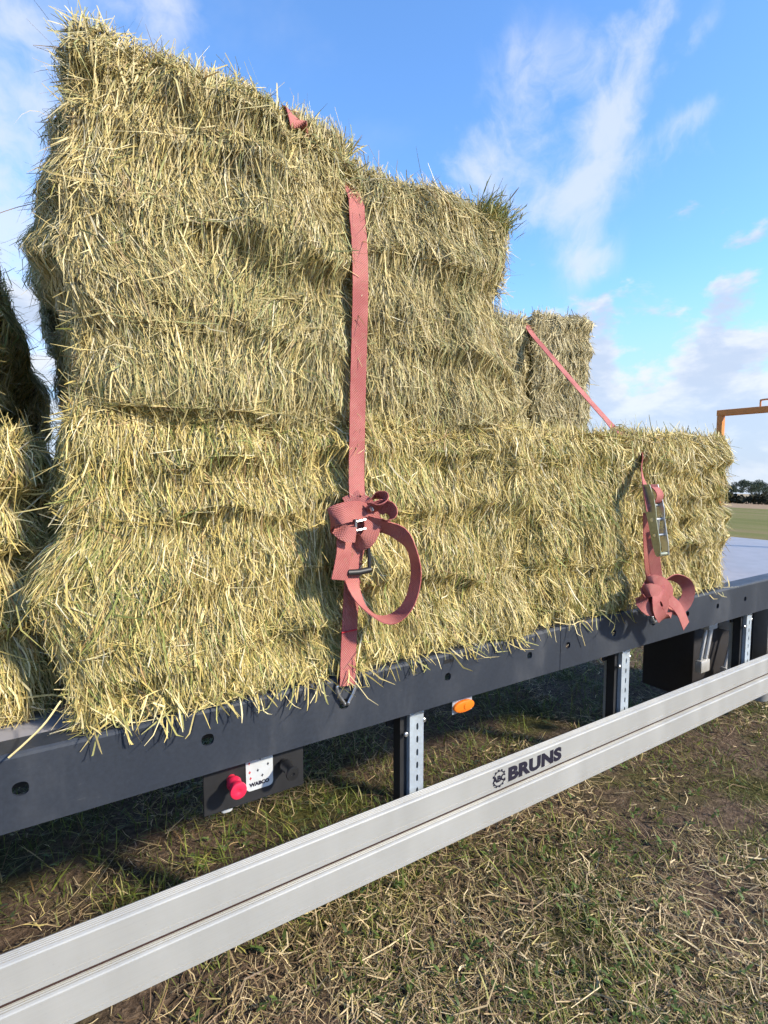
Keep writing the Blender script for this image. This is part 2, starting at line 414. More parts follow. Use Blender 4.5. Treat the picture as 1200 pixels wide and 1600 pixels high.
def strands(name, Pt, Wd, colr, m, parent=None, loc=(0, 0, 0), tip=.35):
    """Pt (N,K,3) centre lines, Wd (N,3) half-width vectors -> ribbons"""
    N, K, _ = Pt.shape
    tap = np.ones(K); tap[-1] = tip; tap[0] = max(tip, .7)
    off = Wd[:, None, :] * tap[None, :, None]
    V = np.stack([Pt - off, Pt + off], axis=2).reshape(-1, 3)
    b0 = (np.arange(N) * K * 2)[:, None] + (np.arange(K - 1) * 2)[None, :]
    Q = np.stack([b0, b0 + 1, b0 + 3, b0 + 2], axis=-1).reshape(-1, 4)
    C = np.repeat(colr, K * 2, axis=0)
    return raw_mesh(name, V, Q, C, m, parent, loc)
def unit(a): return a / np.maximum(np.linalg.norm(a, axis=-1, keepdims=True), 1e-9)

# ------------------------------------------------------------------ ground: one sheet, falling away beyond the trailer's front
def ground_z(x, y):
    x = np.asarray(x, float); y = np.asarray(y, float)
    p = np.stack([x * 1.6, y * 1.6, np.zeros_like(x)], -1)
    near = np.exp(-((x - 2) ** 2 + (y - 1.5) ** 2) / 300)
    bump_ = (fbm(p, 4, 5) - .5) * .07 * near
    d = np.maximum(x - 7, 0); fall = -.039 * (np.sqrt(d * d + 16) - 4)
    return bump_ + fall
ax_ = np.concatenate([-np.geomspace(1500, 6, 40), np.arange(-5.5, 12, .12), np.geomspace(12.2, 1600, 60)])
ay_ = np.concatenate([-np.geomspace(1500, 3, 40), np.arange(-2.8, 9, .12), np.geomspace(9.2, 1600, 60)])
gx, gy = np.meshgrid(ax_, ay_, indexing='ij'); gz = ground_z(gx, gy)
nx_, ny_ = gx.shape; gi = np.arange(nx_ * ny_).reshape(nx_, ny_)
gq = np.stack([gi[:-1, :-1], gi[1:, :-1], gi[1:, 1:], gi[:-1, 1:]], -1).reshape(-1, 4)
g = raw_mesh('ground', np.stack([gx, gy, gz], -1).reshape(-1, 3), gq, None, 'ground')
g.data.polygons.foreach_set('use_smooth', [True] * len(g.data.polygons)); tag(g, kind='structure')

# ------------------------------------------------------------------ trailer
D = 1.30                                   # distance of the rail's outer face
XR, XF = -6.2, 5.1                         # rear and front end
XW, YN, YW = 3.30, 2.43, 3.78              # ahead of XW the bed narrows from YW to YN
BED, RB = 1.14, .975
tr = empty('flatbed_trailer', (0, 2.5, 0))
tag(tr, 'dark grey flatbed trailer with pale aluminium side guard, loaded with hay bales', 'trailer')
ry = D
hx = [-4.2, -3.82, -3.45, -3.07, -2.7, -2.32, -1.95, -1.57, -1.2, -.82, -.445, -.07, .31, .688, 1.062, 1.435, 1.642, 1.923, 2.20, 2.471, 2.74, 3.015, 3.39, 3.77, 4.14, 4.5, 4.9]
rad = lambda x: .0150 if x < .8 else .0125
mb = MB().plate(XR, XF, RB, BED - .010, ry, .008, [(x, 1.062, rad(x), rad(x)) for x in hx], cell=.03)
mb.extrude_x([(ry, BED - .0101), (ry + .002, BED - .004), (ry + .007, BED), (ry + .075, BED), (ry + .075, BED - .008), (ry + .009, BED - .0095)], XR, XF)
mb.extrude_x([(ry + .0005, RB), (ry + .07, RB), (ry + .07, RB + .008), (ry + .0085, RB + .008)], XR, XF)
rail = mb.build('side_rail', 'rail_paint', tr)
# butt weld where two rail lengths meet, and the small stamped tag by a hole
w_ = MB(); w_.box((1.598, ry - .0015, RB + .001), (1.602, ry + .001, BED - .012)); w_.build('weld_seam', 'rail_paint', rail)
w_ = MB(); w_.box((1.045, ry - .001, 1.108), (1.085, ry + .001, 1.120)); w_.build('stamped_tag', 'black_plastic', rail)
mb = MB(); mb.box((XR, YW, RB), (XW, YW + .01, BED)); mb.box((XR, YW - .08, BED - .008), (XW, YW - .0005, BED - .0005)); mb.build('side_rail', 'rail_paint', tr)
mb = MB(); mb.box((XW + .011, YN, RB), (XF, YN + .01, BED + .004)); mb.box((XW + .011, YN - .06, BED - .008), (XF, YN - .0005, BED - .0005)); mb.build('side_rail', 'rail_paint', tr)
mb = MB(); mb.box((XW + .001, YN + .0005, RB), (XW + .010, YW + .009, BED - .001)); mb.build('end_rail', 'rail_paint', tr)
mb = MB().add([(x_, y_, z_) for z_ in (BED - .030, BED - .004) for x_, y_ in ((XR, ry + .076), (XF, ry + .076), (XF, YN - .061), (XW, YN - .061), (XW, YW - .081), (XR, YW - .081))],
              [(0, 1, 2, 3, 4, 5), (6, 7, 8, 9, 10, 11)] + [(k, (k + 1) % 6, 6 + (k + 1) % 6, 6 + k) for k in range(6)]); mb.build('deck', 'deck', tr)
for yb, xe in ((2.05, XF - .2), (3.03, XW - .1)):
    mb = MB(); mb.box((XR + .1, yb - .006, .74), (xe, yb + .006, 1.04)); mb.box((XR + .1, yb - .07, 1.04), (xe, yb + .07, 1.055)); mb.box((XR + .1, yb - .07, .725), (xe, yb + .07, .74))
    mb.build('chassis_beam', 'frame_dark', tr)
for i in range(19):
    x = XR + .3 + i * .58
    mb = MB(); mb.box((x, ry + .03, 1.056), (x + .06, 3.76 if x < 3.2 else 2.41, 1.109)); mb.build('cross_member', 'frame_dark', tr)
# headboard frame at the front
HX = 4.93
mb = MB(); mb.box((HX, 2.375, BED), (HX + .048, 2.423, 2.186), .005); mb.build('headboard_post', 'yellow_paint', tr)
mb = MB(); mb.box((HX, 1.385, BED), (HX + .048, 1.433, 2.186), .005); mb.build('headboard_post', 'yellow_paint', tr)
mb = MB(); mb.box((HX - .001, 1.382, 2.186), (HX + .049, 2.426, 2.238), .005); bar = mb.build('headboard_crossbar', 'yellow_paint', tr)
hm = HX + .024; mb = MB(); mb.tube(catmull([(hm, 2.10, 2.232), (hm, 2.10, 2.28), (hm, 2.088, 2.292), (hm, 1.972, 2.292), (hm, 1.96, 2.28), (hm, 1.96, 2.232)], 4), .007, 8); mb.build('lifting_loop', 'yellow_paint', bar, True)
# side guard: two ribbed profiles
def guard_plank(z0, z1):
    y = 1.292; b_ = y + .034; t_ = z1
    pr = [(y, z0 + .003), (y, z0 + .0135), (y + .004, z0 + .0145), (y + .004, z0 + .0170), (y, z0 + .0185),
          (y, t_ - .007), (y + .0015, t_ - .0035), (y + .0045, t_ - .002)]
    for k in range(4):
        yy = y + .0065 + k * .0062
        pr += [(yy, t_ - .001), (yy + .0004, t_ - .010), (yy + .0034, t_ - .010), (yy + .0038, t_ - .001), (yy + .0050, t_)]
    pr += [(b_, t_ - .001), (b_, z0), (y + .003, z0)]
    return MB().extrude_x(pr, -5.0, 4.9, 1).build('guard_plank', 'aluminium', tr)
gp_up = guard_plank(.612, .701); gp_lo = guard_plank(.496, .5905)
mb = MB(); mb.box((-5.0, 1.2945, .6070), (4.9, 1.325, .6118)); mb.build('joint_shade_strip', 'joint_shade', gp_up)  # added dark strip, stands in for the shadow line in the joint
# lettering on the upper plank
def text_mesh(name, body, size, x, z, y, parent, m, bold=0.0, shear=0.0, sx=1.0, align='LEFT', spacing=1.0):
    c = bpy.data.curves.new(name, 'FONT'); c.body = body; c.size = size; c.extrude = .0004; c.offset = bold; c.shear = shear; c.align_x = align; c.space_character = spacing; c.resolution_u = 4
    o = bpy.data.objects.new('tmp', c); col.objects.link(o); dg = bpy.context.evaluated_depsgraph_get()
    me = bpy.data.meshes.new_from_object(o.evaluated_get(dg)); bpy.data.objects.remove(o); me.name = name
    org = Vector((0, 0, 0)); p = parent
    while p: org += p.location; p = p.parent
    for v in me.vertices: v.co = Vector((x + v.co.x * sx, y - v.co.z, z + v.co.y)) - org
    me.materials.clear(); o = bpy.data.objects.new(name, me); col.objects.link(o); o.parent = parent; return mat(o, m)
text_mesh('lettering', 'BRUNS', .064, 1.330, .6335, 1.2912, gp_up, 'ink', .0036, .0, 1.34, spacing=1.06)
mb = MB()
cx, cz, n = 1.287, .656, 96; inn = []; outr = []
for k in range(n):
    a = 2 * math.pi * k / n; r_out = .0325 if (k % 8) < 4 else .0275
    inn.append((cx + .0245 * math.cos(a) * 1.02, 1.2908, cz + .0245 * math.sin(a))); outr.append((cx + r_out * math.cos(a), 1.2908, cz + r_out * math.sin(a)))
fs_ = [(k, (k + 1) % n, n + (k + 1) % n, n + k) for k in range(n) if not (abs(math.sin(2 * math.pi * k / n)) < .28)]
mb.add(inn + outr, fs_).build('gear_emblem', 'ink', gp_up)
text_mesh('emblem_letters', 'ABC', .030, cx, cz - .0105, 1.2908, gp_up, 'ink', .0011, 0, 1.0, 'CENTER')
# guard posts: slotted galvanised channels
def guard_post(x, w=.054):
    mb = MB(); z0, z1 = .48, .974
    hs_ = [(x + w * .55, z, .0042, .0115) for z in np.arange(.515, .93, .043)]
    mb.plate(x, x + w, z0, z1, 1.345, .004, hs_, cell=.016)
    mb.box((x, 1.3495, z0), (x + .004, 1.43, z1)); mb.box((x + w - .004, 1.3495, z0), (x + w, 1.43, z1))
    p = mb.build('guard_post', 'galvanised', tr)
    b2 = MB(); b2.box((x - .052, 1.40, .90), (x - .0005, 1.406, .974)); b2.box((x - .026, 1.362, .55), (x - .0005, 1.40, .975)); b2.build('post_bracket', 'frame_dark', p)
    for (dx, dz_) in ((-.012, .885), (w + .004, .915)):
        b3 = MB().lathe((x + dx, 1.352, dz_), (0, -1, 0), [(0, .0075), (.006, .0075), (.008, .005)], 10); b3.build('bolt', 'steel', p, True)
    b4 = MB().tube([(x - .018, 1.36, .968), (x + .004, 1.343, .945), (x + w * .5, 1.341, .950), (x + w - .004, 1.343, .942), (x + w + .014, 1.36, .955), (x + w + .006, 1.36, .972)], .0022, 6); b4.build('wire_clip', 'steel', p, True)
for x in (-1.2, .946, 2.052, 3.150, 4.3): guard_post(x)
# brake release panel
mb = MB(); mb.box((.305, 1.338, .842), (.578, 1.346, .974), .002); pan = mb.build('control_panel', 'frame_dark', tr)
mb = MB(); mb.box((.352, 1.35, .822), (.385, 1.39, .86), .01); mb.build('valve', 'plate', pan, True)
pz0, pz1, px0, px1 = .873, .972, .414, .488; pts = []
for (cxx, czz, a0) in ((px1 - .012, pz1 - .012, 0), (px0 + .012, pz1 - .012, 90), (px0 + .012, pz0 + .012, 180), (px1 - .012, pz0 + .012, 270)):
    for k in range(5): a = R(a0 + 22.5 * k); pts.append((cxx + .012 * math.cos(a), czz + .012 * math.sin(a)))
n = len(pts); mb = MB().add([(x, 1.3355, z) for x, z in pts] + [(x, 1.338, z) for x, z in pts], [tuple(range(n))] + [(k, (k + 1) % n, n + (k + 1) % n, n + k) for k in range(n)])
pl = mb.build('instruction_plate', 'plate', pan)
text_mesh('lettering', 'WABCO', .0135, (px0 + px1) / 2 - .001, .885, 1.3350, pl, 'ink', .0007, 0, 1.05, 'CENTER')
for (x, z) in ((.424, .925), (.474, .935), (.453, .955), (.458, .908), (.426, .908), (.446, .925), (.423, .950)):
    q = MB(); q.add([(x + dx_, 1.3350, z + dz_) for dx_, dz_ in ((-.004, -.001), (-.0015, -.0015), (0, -.005), (.0015, -.0015), (.004, .001), (.0015, .0015), (0, .005), (-.0015, .0015))], [tuple(range(8))])
    q.build('printed_mark', 'ink' if x > .43 else 'ink_red', pl)
kn = [(0, .012), (.012, .012), (.016, .0165), (.024, .019), (.034, .0165), (.042, .0155), (.050, .019), (.060, .0215), (.064, .0205), (.0655, .016), (.0655, .006), (.064, .004)]
mb = MB().lathe((.376, 1.338, .922), (0, -1, 0), kn); mb.build('red_knob', 'red_knob', pan, True)
mb = MB().lathe((.518, 1.338, .924), (0, -1, 0), [(0, .012), (.01, .012), (.014, .0155), (.022, .017), (.030, .0145), (.05, .0135), (.058, .0165), (.066, .018), (.069, .0165), (.0695, .005), (.066, .004)]); mb.build('black_knob', 'black_plastic', pan, True)
# side marker lamp
mb = MB(); mb.box((1.108, 1.325, .945), (1.160, 1.330, .978)); mb.box((1.100, 1.322, .918), (1.185, 1.3245, .962), .0008); lb = mb.build('marker_lamp', 'galvanised', tr)
mb = MB(); prof = [(0, 1.0), (.007, 1.0), (.0095, .95), (.0108, .80), (.0115, .4), (.0117, .0)]; n = 32; vs2 = []; fs2 = []
for h, r_ in prof:
    for k in range(n):
        a = 2 * math.pi * k / n; vs2.append((1.145 + .044 * r_ * math.copysign(abs(math.cos(a)) ** .9, math.cos(a)), 1.3215 - h, .940 + .0195 * r_ * math.sin(a)))
for i in range(len(prof) - 1):
    for k in range(n): fs2.append((i * n + k, i * n + (k + 1) % n, (i + 1) * n + (k + 1) % n, (i + 1) * n + k))
lens = mb.add(vs2, fs2).build('lens', 'orange_lens', lb, True)
mb = MB().lathe((1.150, 1.3108, .940), (0, -1, 0), [(0, .010), (.0025, .010), (.003, .007)], 16); mb.build('reflector_spot', 'orange_lens', lens, True)
# storage box with folding props, landing leg
mb = MB(); mb.box((3.32, 1.70, .30), (4.75, 2.03, .97), .012); bx = mb.build('storage_box', 'box_plastic', tr, True)
for (pa, pb) in (((1107, 982), (1098, 1030)), ((1150, 985), (1136, 1040))):
    a, b_ = at(*pa, 1.62), at(*pb, 1.62); u_ = Vector((1, 0, 0)) * .028
    mb = MB(); mb.tube([a - u_, b_ - u_], .011, 8); mb.tube([a + u_, b_ + u_], .014, 8)
    mb.box(tuple(b_ - Vector((.05, .02, .075))), tuple(b_ + Vector((.05, .02, .0))), .008); mb.box(tuple(a - Vector((.05, .03, -.0))), tuple(a + Vector((.05, .10, .06))), .008)
    mb.build('prop_lever', 'rim_paint', bx, True)
for yl in (1.66, 2.25):                       # landing legs, wound up off the ground
    mb = MB(); mb.box((4.08, yl - .05, .38), (4.20, yl + .07, 1.05), .01); ll = mb.build('landing_leg', 'leg_grey', tr, True)
    mb = MB(); mb.lathe((4.14, yl + .01, .13), (0, 0, 1), [(0, .05), (.006, .056), (.26, .056)], 24); mb.build('landing_foot', 'leg_grey', ll, True)
# rear axles and wheels
tyre_prof = [(-.19, .30), (-.19, .36), (-.18, .45), (-.15, .485), (-.10, .497), (.10, .497), (.15, .485), (.18, .45), (.19, .36), (.19, .30)]
rim_prof = [(-.17, .02), (-.17, .14), (-.13, .16), (-.10, .27), (-.17, .29), (-.188, .302), (-.10, .301), (.17, .30), (.17, .02)]
wm = rm = None
for xw in (-4.9, -3.6, -2.3):
    mb = MB().tube([(xw, 1.6, .5), (xw, 3.5, .5)], .06, 12); mb.build('axle', 'frame_dark', tr, True)
    for yw in (1.62, 3.48):
        s_ = 1 if yw < 2 else -1
        if wm is None:
            mb = MB().lathe((0, 0, 0), (0, 1, 0), tyre_prof, 48); o1 = mb.build('wheel', 'rubber', None, True); wm = o1.data; bpy.data.objects.remove(o1)
            mb = MB().lathe((0, 0, 0), (0, 1, 0), rim_prof, 36); o1 = mb.build('rim', 'rim_paint', None, True); rm = o1.data; bpy.data.objects.remove(o1)
        w1 = bpy.data.objects.new('wheel', wm); col.objects.link(w1); w1.parent = tr; w1.location = Vector((xw, yw, .497)) - tr.location; w1.rotation_euler = (0, 0, 0 if s_ > 0 else math.pi)
        r1 = bpy.data.objects.new('rim', rm); col.objects.link(r1); r1.parent = w1

# ------------------------------------------------------------------ hay bales
PAL = np.array([(.61, .475, .195), (.54, .42, .14), (.70, .585, .30), (.45, .355, .115), (.35, .325, .11), (.265, .285, .082), (.195, .225, .06), (.30, .19, .08), (.73, .64, .42), (.43, .37, .17)])
WG = np.array([21, 18, 14, 14, 9, 6, 3.5, 5, 6, 9.0])
def hay_bale(name, box, seed, n_front, label, n_side=2500, n_top=2500, wid=.00100, yaw=0.0, tilt=0.0, fuzz=500, green=0.0, creases=(.27, .52, .76), hang=0, low=.002, dusty=0.0, roundness=.055, group='hay bales on the trailer', leftside=None, rightside=None, bulge=None, notch=None, tuft=False):
    r0 = np.random.default_rng(seed)
    (x0, x1), (y0, y1), (z0, z1) = box
    base = np.array([(x0 + x1) / 2, (y0 + y1) / 2, z0]); hx_, hy_, H = (x1 - x0) / 2, (y1 - y0) / 2, z1 - z0
    lo = np.array([-hx_, -hy_, 0.0]); hi = np.array([hx_, hy_, H]); rr = roundness
    so_ = r0.random(3) * 50
    cre = [(c * H + r0.normal() * .012, r0.uniform(.008, .036), r0.uniform(.014, .036)) for c in creases]; tl_x, tl_b = r0.normal(0, .07), r0.uniform(.8, 1.25)
    def crease_z(p, cz): return cz + (fbm(np.stack([p[..., 0] * 2.6, p[..., 1] * 2.6, np.full_like(p[..., 0], cz * 9)], -1) + so_, 2, seed) - .5) * .22
    def surf(p, lift=0.0):
        q = np.clip(p, lo + rr, hi - rr); d = p - q; L = np.linalg.norm(d, axis=-1, keepdims=True)
        n = np.where(L > 1e-6, d / np.maximum(L, 1e-6), 0)
        s = q + n * rr
        h = (fbm(s * 3.2 + so_, 2, seed) - .5) * .10 + (fbm(s * 9 + so_, 2, seed + 3) - .5) * .065 + (vnoise(s * 30 + so_, seed + 6) - .5) * .016
        for cz, dep, wd in cre:
            e = s[..., 2] - crease_z(s, cz)
            amp = np.clip(fbm(s * 3.0 + so_ + cz * 7, 2, seed + 9) * 2.2 - .5, .15, 1.4)
            h = h - dep * amp * np.exp(-(e / wd) ** 2) + .5 * dep * amp * np.exp(-((e - wd * 1.9) / (wd * 1.1)) ** 2)
        tt = np.zeros_like(h); edges = sorted([c_[0] for c_ in cre]); zs = s[..., 2] + s[..., 0] * tl_x + (fbm(np.stack([s[..., 0] * 3.4, s[..., 1] * 3.4, s[..., 2] * 3.5], -1) + so_ + 3, 3, seed + 40) - .5) * .20
        ed = [-.03] + edges + [H + .03]
        for e0, e1 in zip(ed[:-1], ed[1:]):
            f_ = (e1 - zs) / (e1 - e0); m_ = np.clip((zs - e0) / .020, 0, 1) * np.clip((e1 - zs) / .020, 0, 1)
            tt = tt + np.where((zs >= e0) & (zs < e1), np.clip(f_, 0, 1) ** 1.2 * m_, 0)
        h = h + (tt - .4) * .042 * tl_b * np.clip(fbm(s * 3.6 + so_ + 5, 2, seed + 44) * 3.0 - .75, .05, 1.5)
        lf = lift[..., None] if isinstance(lift, np.ndarray) else lift
        out = s + n * (h[..., None] + lf)
        if bulge:                                # the near end squeezes out sideways at some height
            sg_ = np.sign(bulge[0]); out[..., 0] -= bulge[0] * np.exp(-((out[..., 2] - bulge[1]) / bulge[2]) ** 2) * np.clip(-sg_ * out[..., 0] / hx_, 0, 1) ** 2
        if notch:                                # the strap bites into the top edge
            out[..., 2] -= (notch[1] * np.exp(-((out[..., 0] - notch[0]) / .028) ** 2) + .06 * np.clip((out[..., 0] - notch[0]) / .2, 0, 1)) * np.clip((out[..., 2] - H + .30) / .28, 0, 1)
        out[..., 2] = np.maximum(out[..., 2], .002)
        return out, n
    root = empty(name, tuple(base)); root.rotation_euler = (tilt, 0, yaw)
    tag(root, label, 'hay bale', group)
    # packed core
    V = []; Q = []; k0 = 0; st = .022
    for axis, side in ((0, -1), (0, 1), (1, -1), (1, 1), (2, 1), (2, -1)):
        a, b_ = [i for i in range(3) if i != axis]
        na, nb = int((hi - lo)[a] / st) + 2, int((hi - lo)[b_] / st) + 2
        ga, gb = np.meshgrid(np.linspace(lo[a], hi[a], na), np.linspace(lo[b_], hi[b_], nb), indexing='ij')
        p = np.zeros(ga.shape + (3,)); p[..., a] = ga; p[..., b_] = gb; p[..., axis] = lo[axis] if side < 0 else hi[axis]
        s, _ = surf(p, -.010 - .008 * vnoise(p * 60, seed))
        idx = np.arange(na * nb).reshape(na, nb) + k0; k0 += na * nb
        q = np.stack([idx[:-1, :-1], idx[1:, :-1], idx[1:, 1:], idx[:-1, 1:]], -1).reshape(-1, 4)
        flip = (side > 0) == (axis == 1)
        V.append(s.reshape(-1, 3)); Q.append(q[:, ::-1] if flip else q)
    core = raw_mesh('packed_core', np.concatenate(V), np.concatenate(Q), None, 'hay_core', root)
    core.data.polygons.foreach_set('use_smooth', [True] * len(core.data.polygons))
    # straws on the faces
    PT, WD, CL = [], [], []          # straws come in two lots: short ones of three sections, long ones of four
    def face(axis, side, N, wscale=1.0, K=None):
        if N <= 0: return
        if K is None:
            face(axis, side, int(N * .72), wscale, 3); face(axis, side, N - int(N * .72), wscale, 4); return
        a, b_ = [i for i in range(3) if i != axis]
        p = np.zeros((N, 3)); p[:, a] = r0.uniform(lo[a], hi[a], N); p[:, b_] = r0.uniform(lo[b_], hi[b_], N); p[:, axis] = lo[axis] if side < 0 else hi[axis]
        u_ax = np.zeros(3); u_ax[a] = 1; v_ax = np.zeros(3); v_ax[b_] = 1
        field = (fbm(p * 3.3 + so_ + 9, 2, seed + 20) - .5) * 1.5 + (fbm(p * 14 + so_, 2, seed + 21) - .5) * 1.1
        ang = field * .60 + r0.normal(0, .22, N)
        wild = r0.random(N) < .13; ang = np.where(wild, r0.uniform(-1.6, 1.6, N), ang)
        if axis == 2: ang = r0.uniform(-3.2, 3.2, N)
        else:
            lipw = np.zeros(N)
            for cz, dep, wd in cre:
                e = p[:, 2] - crease_z(p, cz); lipw = np.maximum(lipw, np.exp(-((e - .012) / .022) ** 2) * np.clip(fbm(p * 3.0 + so_ + cz * 7, 2, seed + 9) * 1.7 - .35, .05, 1))
            lipw = np.maximum(lipw, .8 * np.exp(-(p[:, 2] / .035) ** 2)); lipw = np.maximum(lipw, .55 * np.exp(-((H - p[:, 2]) / .03) ** 2))
            lie = r0.random(N) < lipw * .8
            ang = np.where(lie, np.sign(r0.normal(size=N)) * r0.normal(1.25, .30, N), ang)
            # stems splay outwards near the vertical corners
            edge = np.abs(p[:, a]) / hi[a]; ang = ang + np.where(edge > .86, np.sign(p[:, a]) * (edge - .86) * 3.2 * r0.random(N), 0)
        d = np.sin(ang)[:, None] * u_ax + np.cos(ang)[:, None] * -v_ax
        Ls = np.clip(r0.lognormal(np.log(.062), .38, N), .02, .12) if K == 3 else np.clip(r0.lognormal(np.log(.112), .36, N), .06, .34)
        s = np.linspace(-.5, .5, K)[None, :] * Ls[:, None]
        curv = r0.normal(0, .16, N); perp = np.cross(d, np.eye(3)[axis])
        P_ = p[:, None, :] + d[:, None, :] * s[..., None] + perp[:, None, :] * (curv[:, None] * (s / Ls[:, None]) ** 2 * Ls[:, None] * 2)[..., None]
        # depth: most lie in the pile, some tip outwards
        l0 = r0.normal(-.001, .0055, N); tipup = np.where(r0.random(N) < .22, r0.exponential(.012, N), r0.normal(-.003, .004, N))
        t_ = (s / Ls[:, None] + .5)
        lift = l0[:, None] + tipup[:, None] * t_ ** 2 - .007 * (1 - t_) ** 3
        P_[..., axis] = p[0, axis]
        S, n = surf(P_, lift)
        # beyond the rim a straw flies free rather than wrapping
        over = np.any((P_ < lo - .0) | (P_ > hi + .0), axis=-1)
        S = np.where(over[..., None], S * .35 + (P_ + np.eye(3)[axis] * side * lift[..., None]) * .65, S)
        S[..., 2] = np.maximum(S[..., 2], low)
        tg = unit(S[:, -1] - S[:, 0]); nn = n[:, 1]; sd_ = unit(np.cross(tg, nn)); roll = r0.normal(0, .75, N)
        wv2 = sd_ * np.cos(roll)[:, None] + nn * np.sin(roll)[:, None]
        W_ = np.clip(r0.lognormal(np.log(wid), .42, N), wid * .4, wid * 2.4) * wscale
        PT.append(S); WD.append(wv2 * W_[:, None])
        patch = fbm(p * 5 + so_ + 33, 3, seed + 30)
        gsh = np.clip((patch - .5) * 3.0 + green, -.8, 1.6)
        wts = WG[None, :] * np.exp(np.outer(gsh, np.array([-.5, -.5, -.7, -.1, .3, .9, 1.1, .1, -.5, .0])))
        cum_ = np.cumsum(wts / wts.sum(1, keepdims=True), axis=1); ci = (r0.random(N)[:, None] > cum_).sum(1).clip(0, len(PAL) - 1)
        c = PAL[ci] * r0.uniform(.72, 1.22, N)[:, None]
        if dusty: c = c * (1 - dusty) + np.array((.47, .40, .25)) * dusty * r0.uniform(.7, 1.2, N)[:, None]
        CL.append(c)
    face(1, -1, n_front); face(0, -1, leftside or n_side); face(0, 1, rightside or n_side); face(2, 1, n_top); face(1, 1, min(n_side, 2500) // 3)
    # loose straws standing off the rims
    if fuzz:
        N = fuzz; p = np.zeros((N, 3)); w = r0.random(N)
        p[:, 0] = r0.uniform(-hx_, hx_, N); p[:, 1] = -hy_; p[:, 2] = r0.uniform(0, H, N)
        top = w < .5; p[top, 2] = H; p[top, 1] = -hy_ + r0.random(top.sum()) ** 2 * hy_ * 1.6
        lft = (w >= .5) & (w < .68); p[lft, 0] = -hx_; p[lft, 1] = -hy_ + r0.random(lft.sum()) * .25
        rgt = (w >= .68) & (w < .86); p[rgt, 0] = hx_; p[rgt, 1] = -hy_ + r0.random(rgt.sum()) * .25
        S, n = surf(p, -.01)
        d = unit(n * .55 + r0.normal(0, .62, (N, 3)) + np.array([0, -.1, .12]))
        L = np.clip(r0.lognormal(np.log(.034), .52, N), .012, .11); K = 5; t_ = np.linspace(0, 1, K)
        bend = r0.normal(0, .55, (N, 3)); bend[:, 2] -= .25
        P_ = S[:, None, :] + d[:, None, :] * (t_[None, :] * L[:, None])[..., None] + bend[:, None, :] * (t_[None, :] ** 2 * L[:, None] * .55)[..., None]
        P_[..., 2] = np.maximum(P_[..., 2], .004)
        sd_ = unit(np.cross(d, r0.normal(size=(N, 3))))
        F = strands('flyaway_straw', P_, sd_ * np.clip(r0.lognormal(np.log(.0008), .35, N), .0005, .0016)[:, None], PAL[r0.choice([0, 1, 3, 4, 5, 6, 7, 9], N)] * r0.uniform(.5, 1.0, N)[:, None], 'straw', root)
        tag(F, kind='stuff')
    if tuft:                                    # a torn tuft standing up at the outer top corner
        N = 1300; t_c = np.array([hx_ - .07, -hy_ + .03, H - .03]); p = t_c + r0.normal(0, 1, (N, 3)) * np.array([.042, .03, .028])
        d = unit(np.stack([r0.normal(.35, .45, N), r0.normal(-.3, .4, N), np.abs(r0.normal(.8, .4, N))], -1)); L = np.clip(r0.lognormal(np.log(.034), .4, N), .015, .075); t_ = np.linspace(0, 1, 4)
        P_ = p[:, None, :] + d[:, None, :] * (t_[None, :] * L[:, None])[..., None] + r0.normal(0, .3, (N, 1, 3)) * (t_[None, :] ** 2 * L[:, None])[..., None]
        PT.append(P_); WD.append(unit(np.cross(d, r0.normal(size=(N, 3)))) * r0.uniform(.0008, .0018, N)[:, None]); CL.append(PAL[r0.choice([3, 4, 5, 6, 6], N)] * r0.uniform(.6, 1.0, N)[:, None])
    if hang:
        N = hang; p = np.zeros((N, 3)); p[:, 0] = r0.uniform(-hx_, hx_, N); p[:, 1] = -hy_ - r0.uniform(.002, .045, N); p[:, 2] = r0.uniform(.0, .07, N)
        d = unit(np.stack([r0.normal(0, .5, N), r0.normal(-.25, .2, N), -np.abs(r0.normal(.7, .4, N))], -1))
        L = np.clip(r0.lognormal(np.log(.05), .5, N), .02, .16); K = 4; t_ = np.linspace(0, 1, K)
        bend = np.stack([r0.normal(0, .3, N), r0.normal(0, .1, N), -np.abs(r0.normal(.3, .2, N))], -1)
        P_ = p[:, None, :] + d[:, None, :] * (t_[None, :] * L[:, None])[..., None] + bend[:, None, :] * (t_[None, :] ** 2 * L[:, None] * .5)[..., None]
        lowlim = np.where(P_[..., 1] > -hy_ - .03, .003, -.035); P_[..., 2] = np.maximum(P_[..., 2], lowlim)
        sd_ = unit(np.cross(d, r0.normal(size=(N, 3)) + np.array([0, 2.0, 0])))
        PT.append(P_); WD.append(sd_ * r0.uniform(.0011, .0024, N)[:, None]); CL.append(PAL[r0.integers(0, 5, N)] * r0.uniform(.75, 1.15, N)[:, None])
    for nm, kk in (('short_straw', 3), ('straw', 4)):
        ids = [i for i in range(len(PT)) if PT[i].shape[1] == kk]
        F = strands(nm, np.concatenate([PT[i] for i in ids]), np.concatenate([WD[i] for i in ids]), np.concatenate([CL[i] for i in ids]), 'straw', root); tag(F, kind='stuff')
    return root

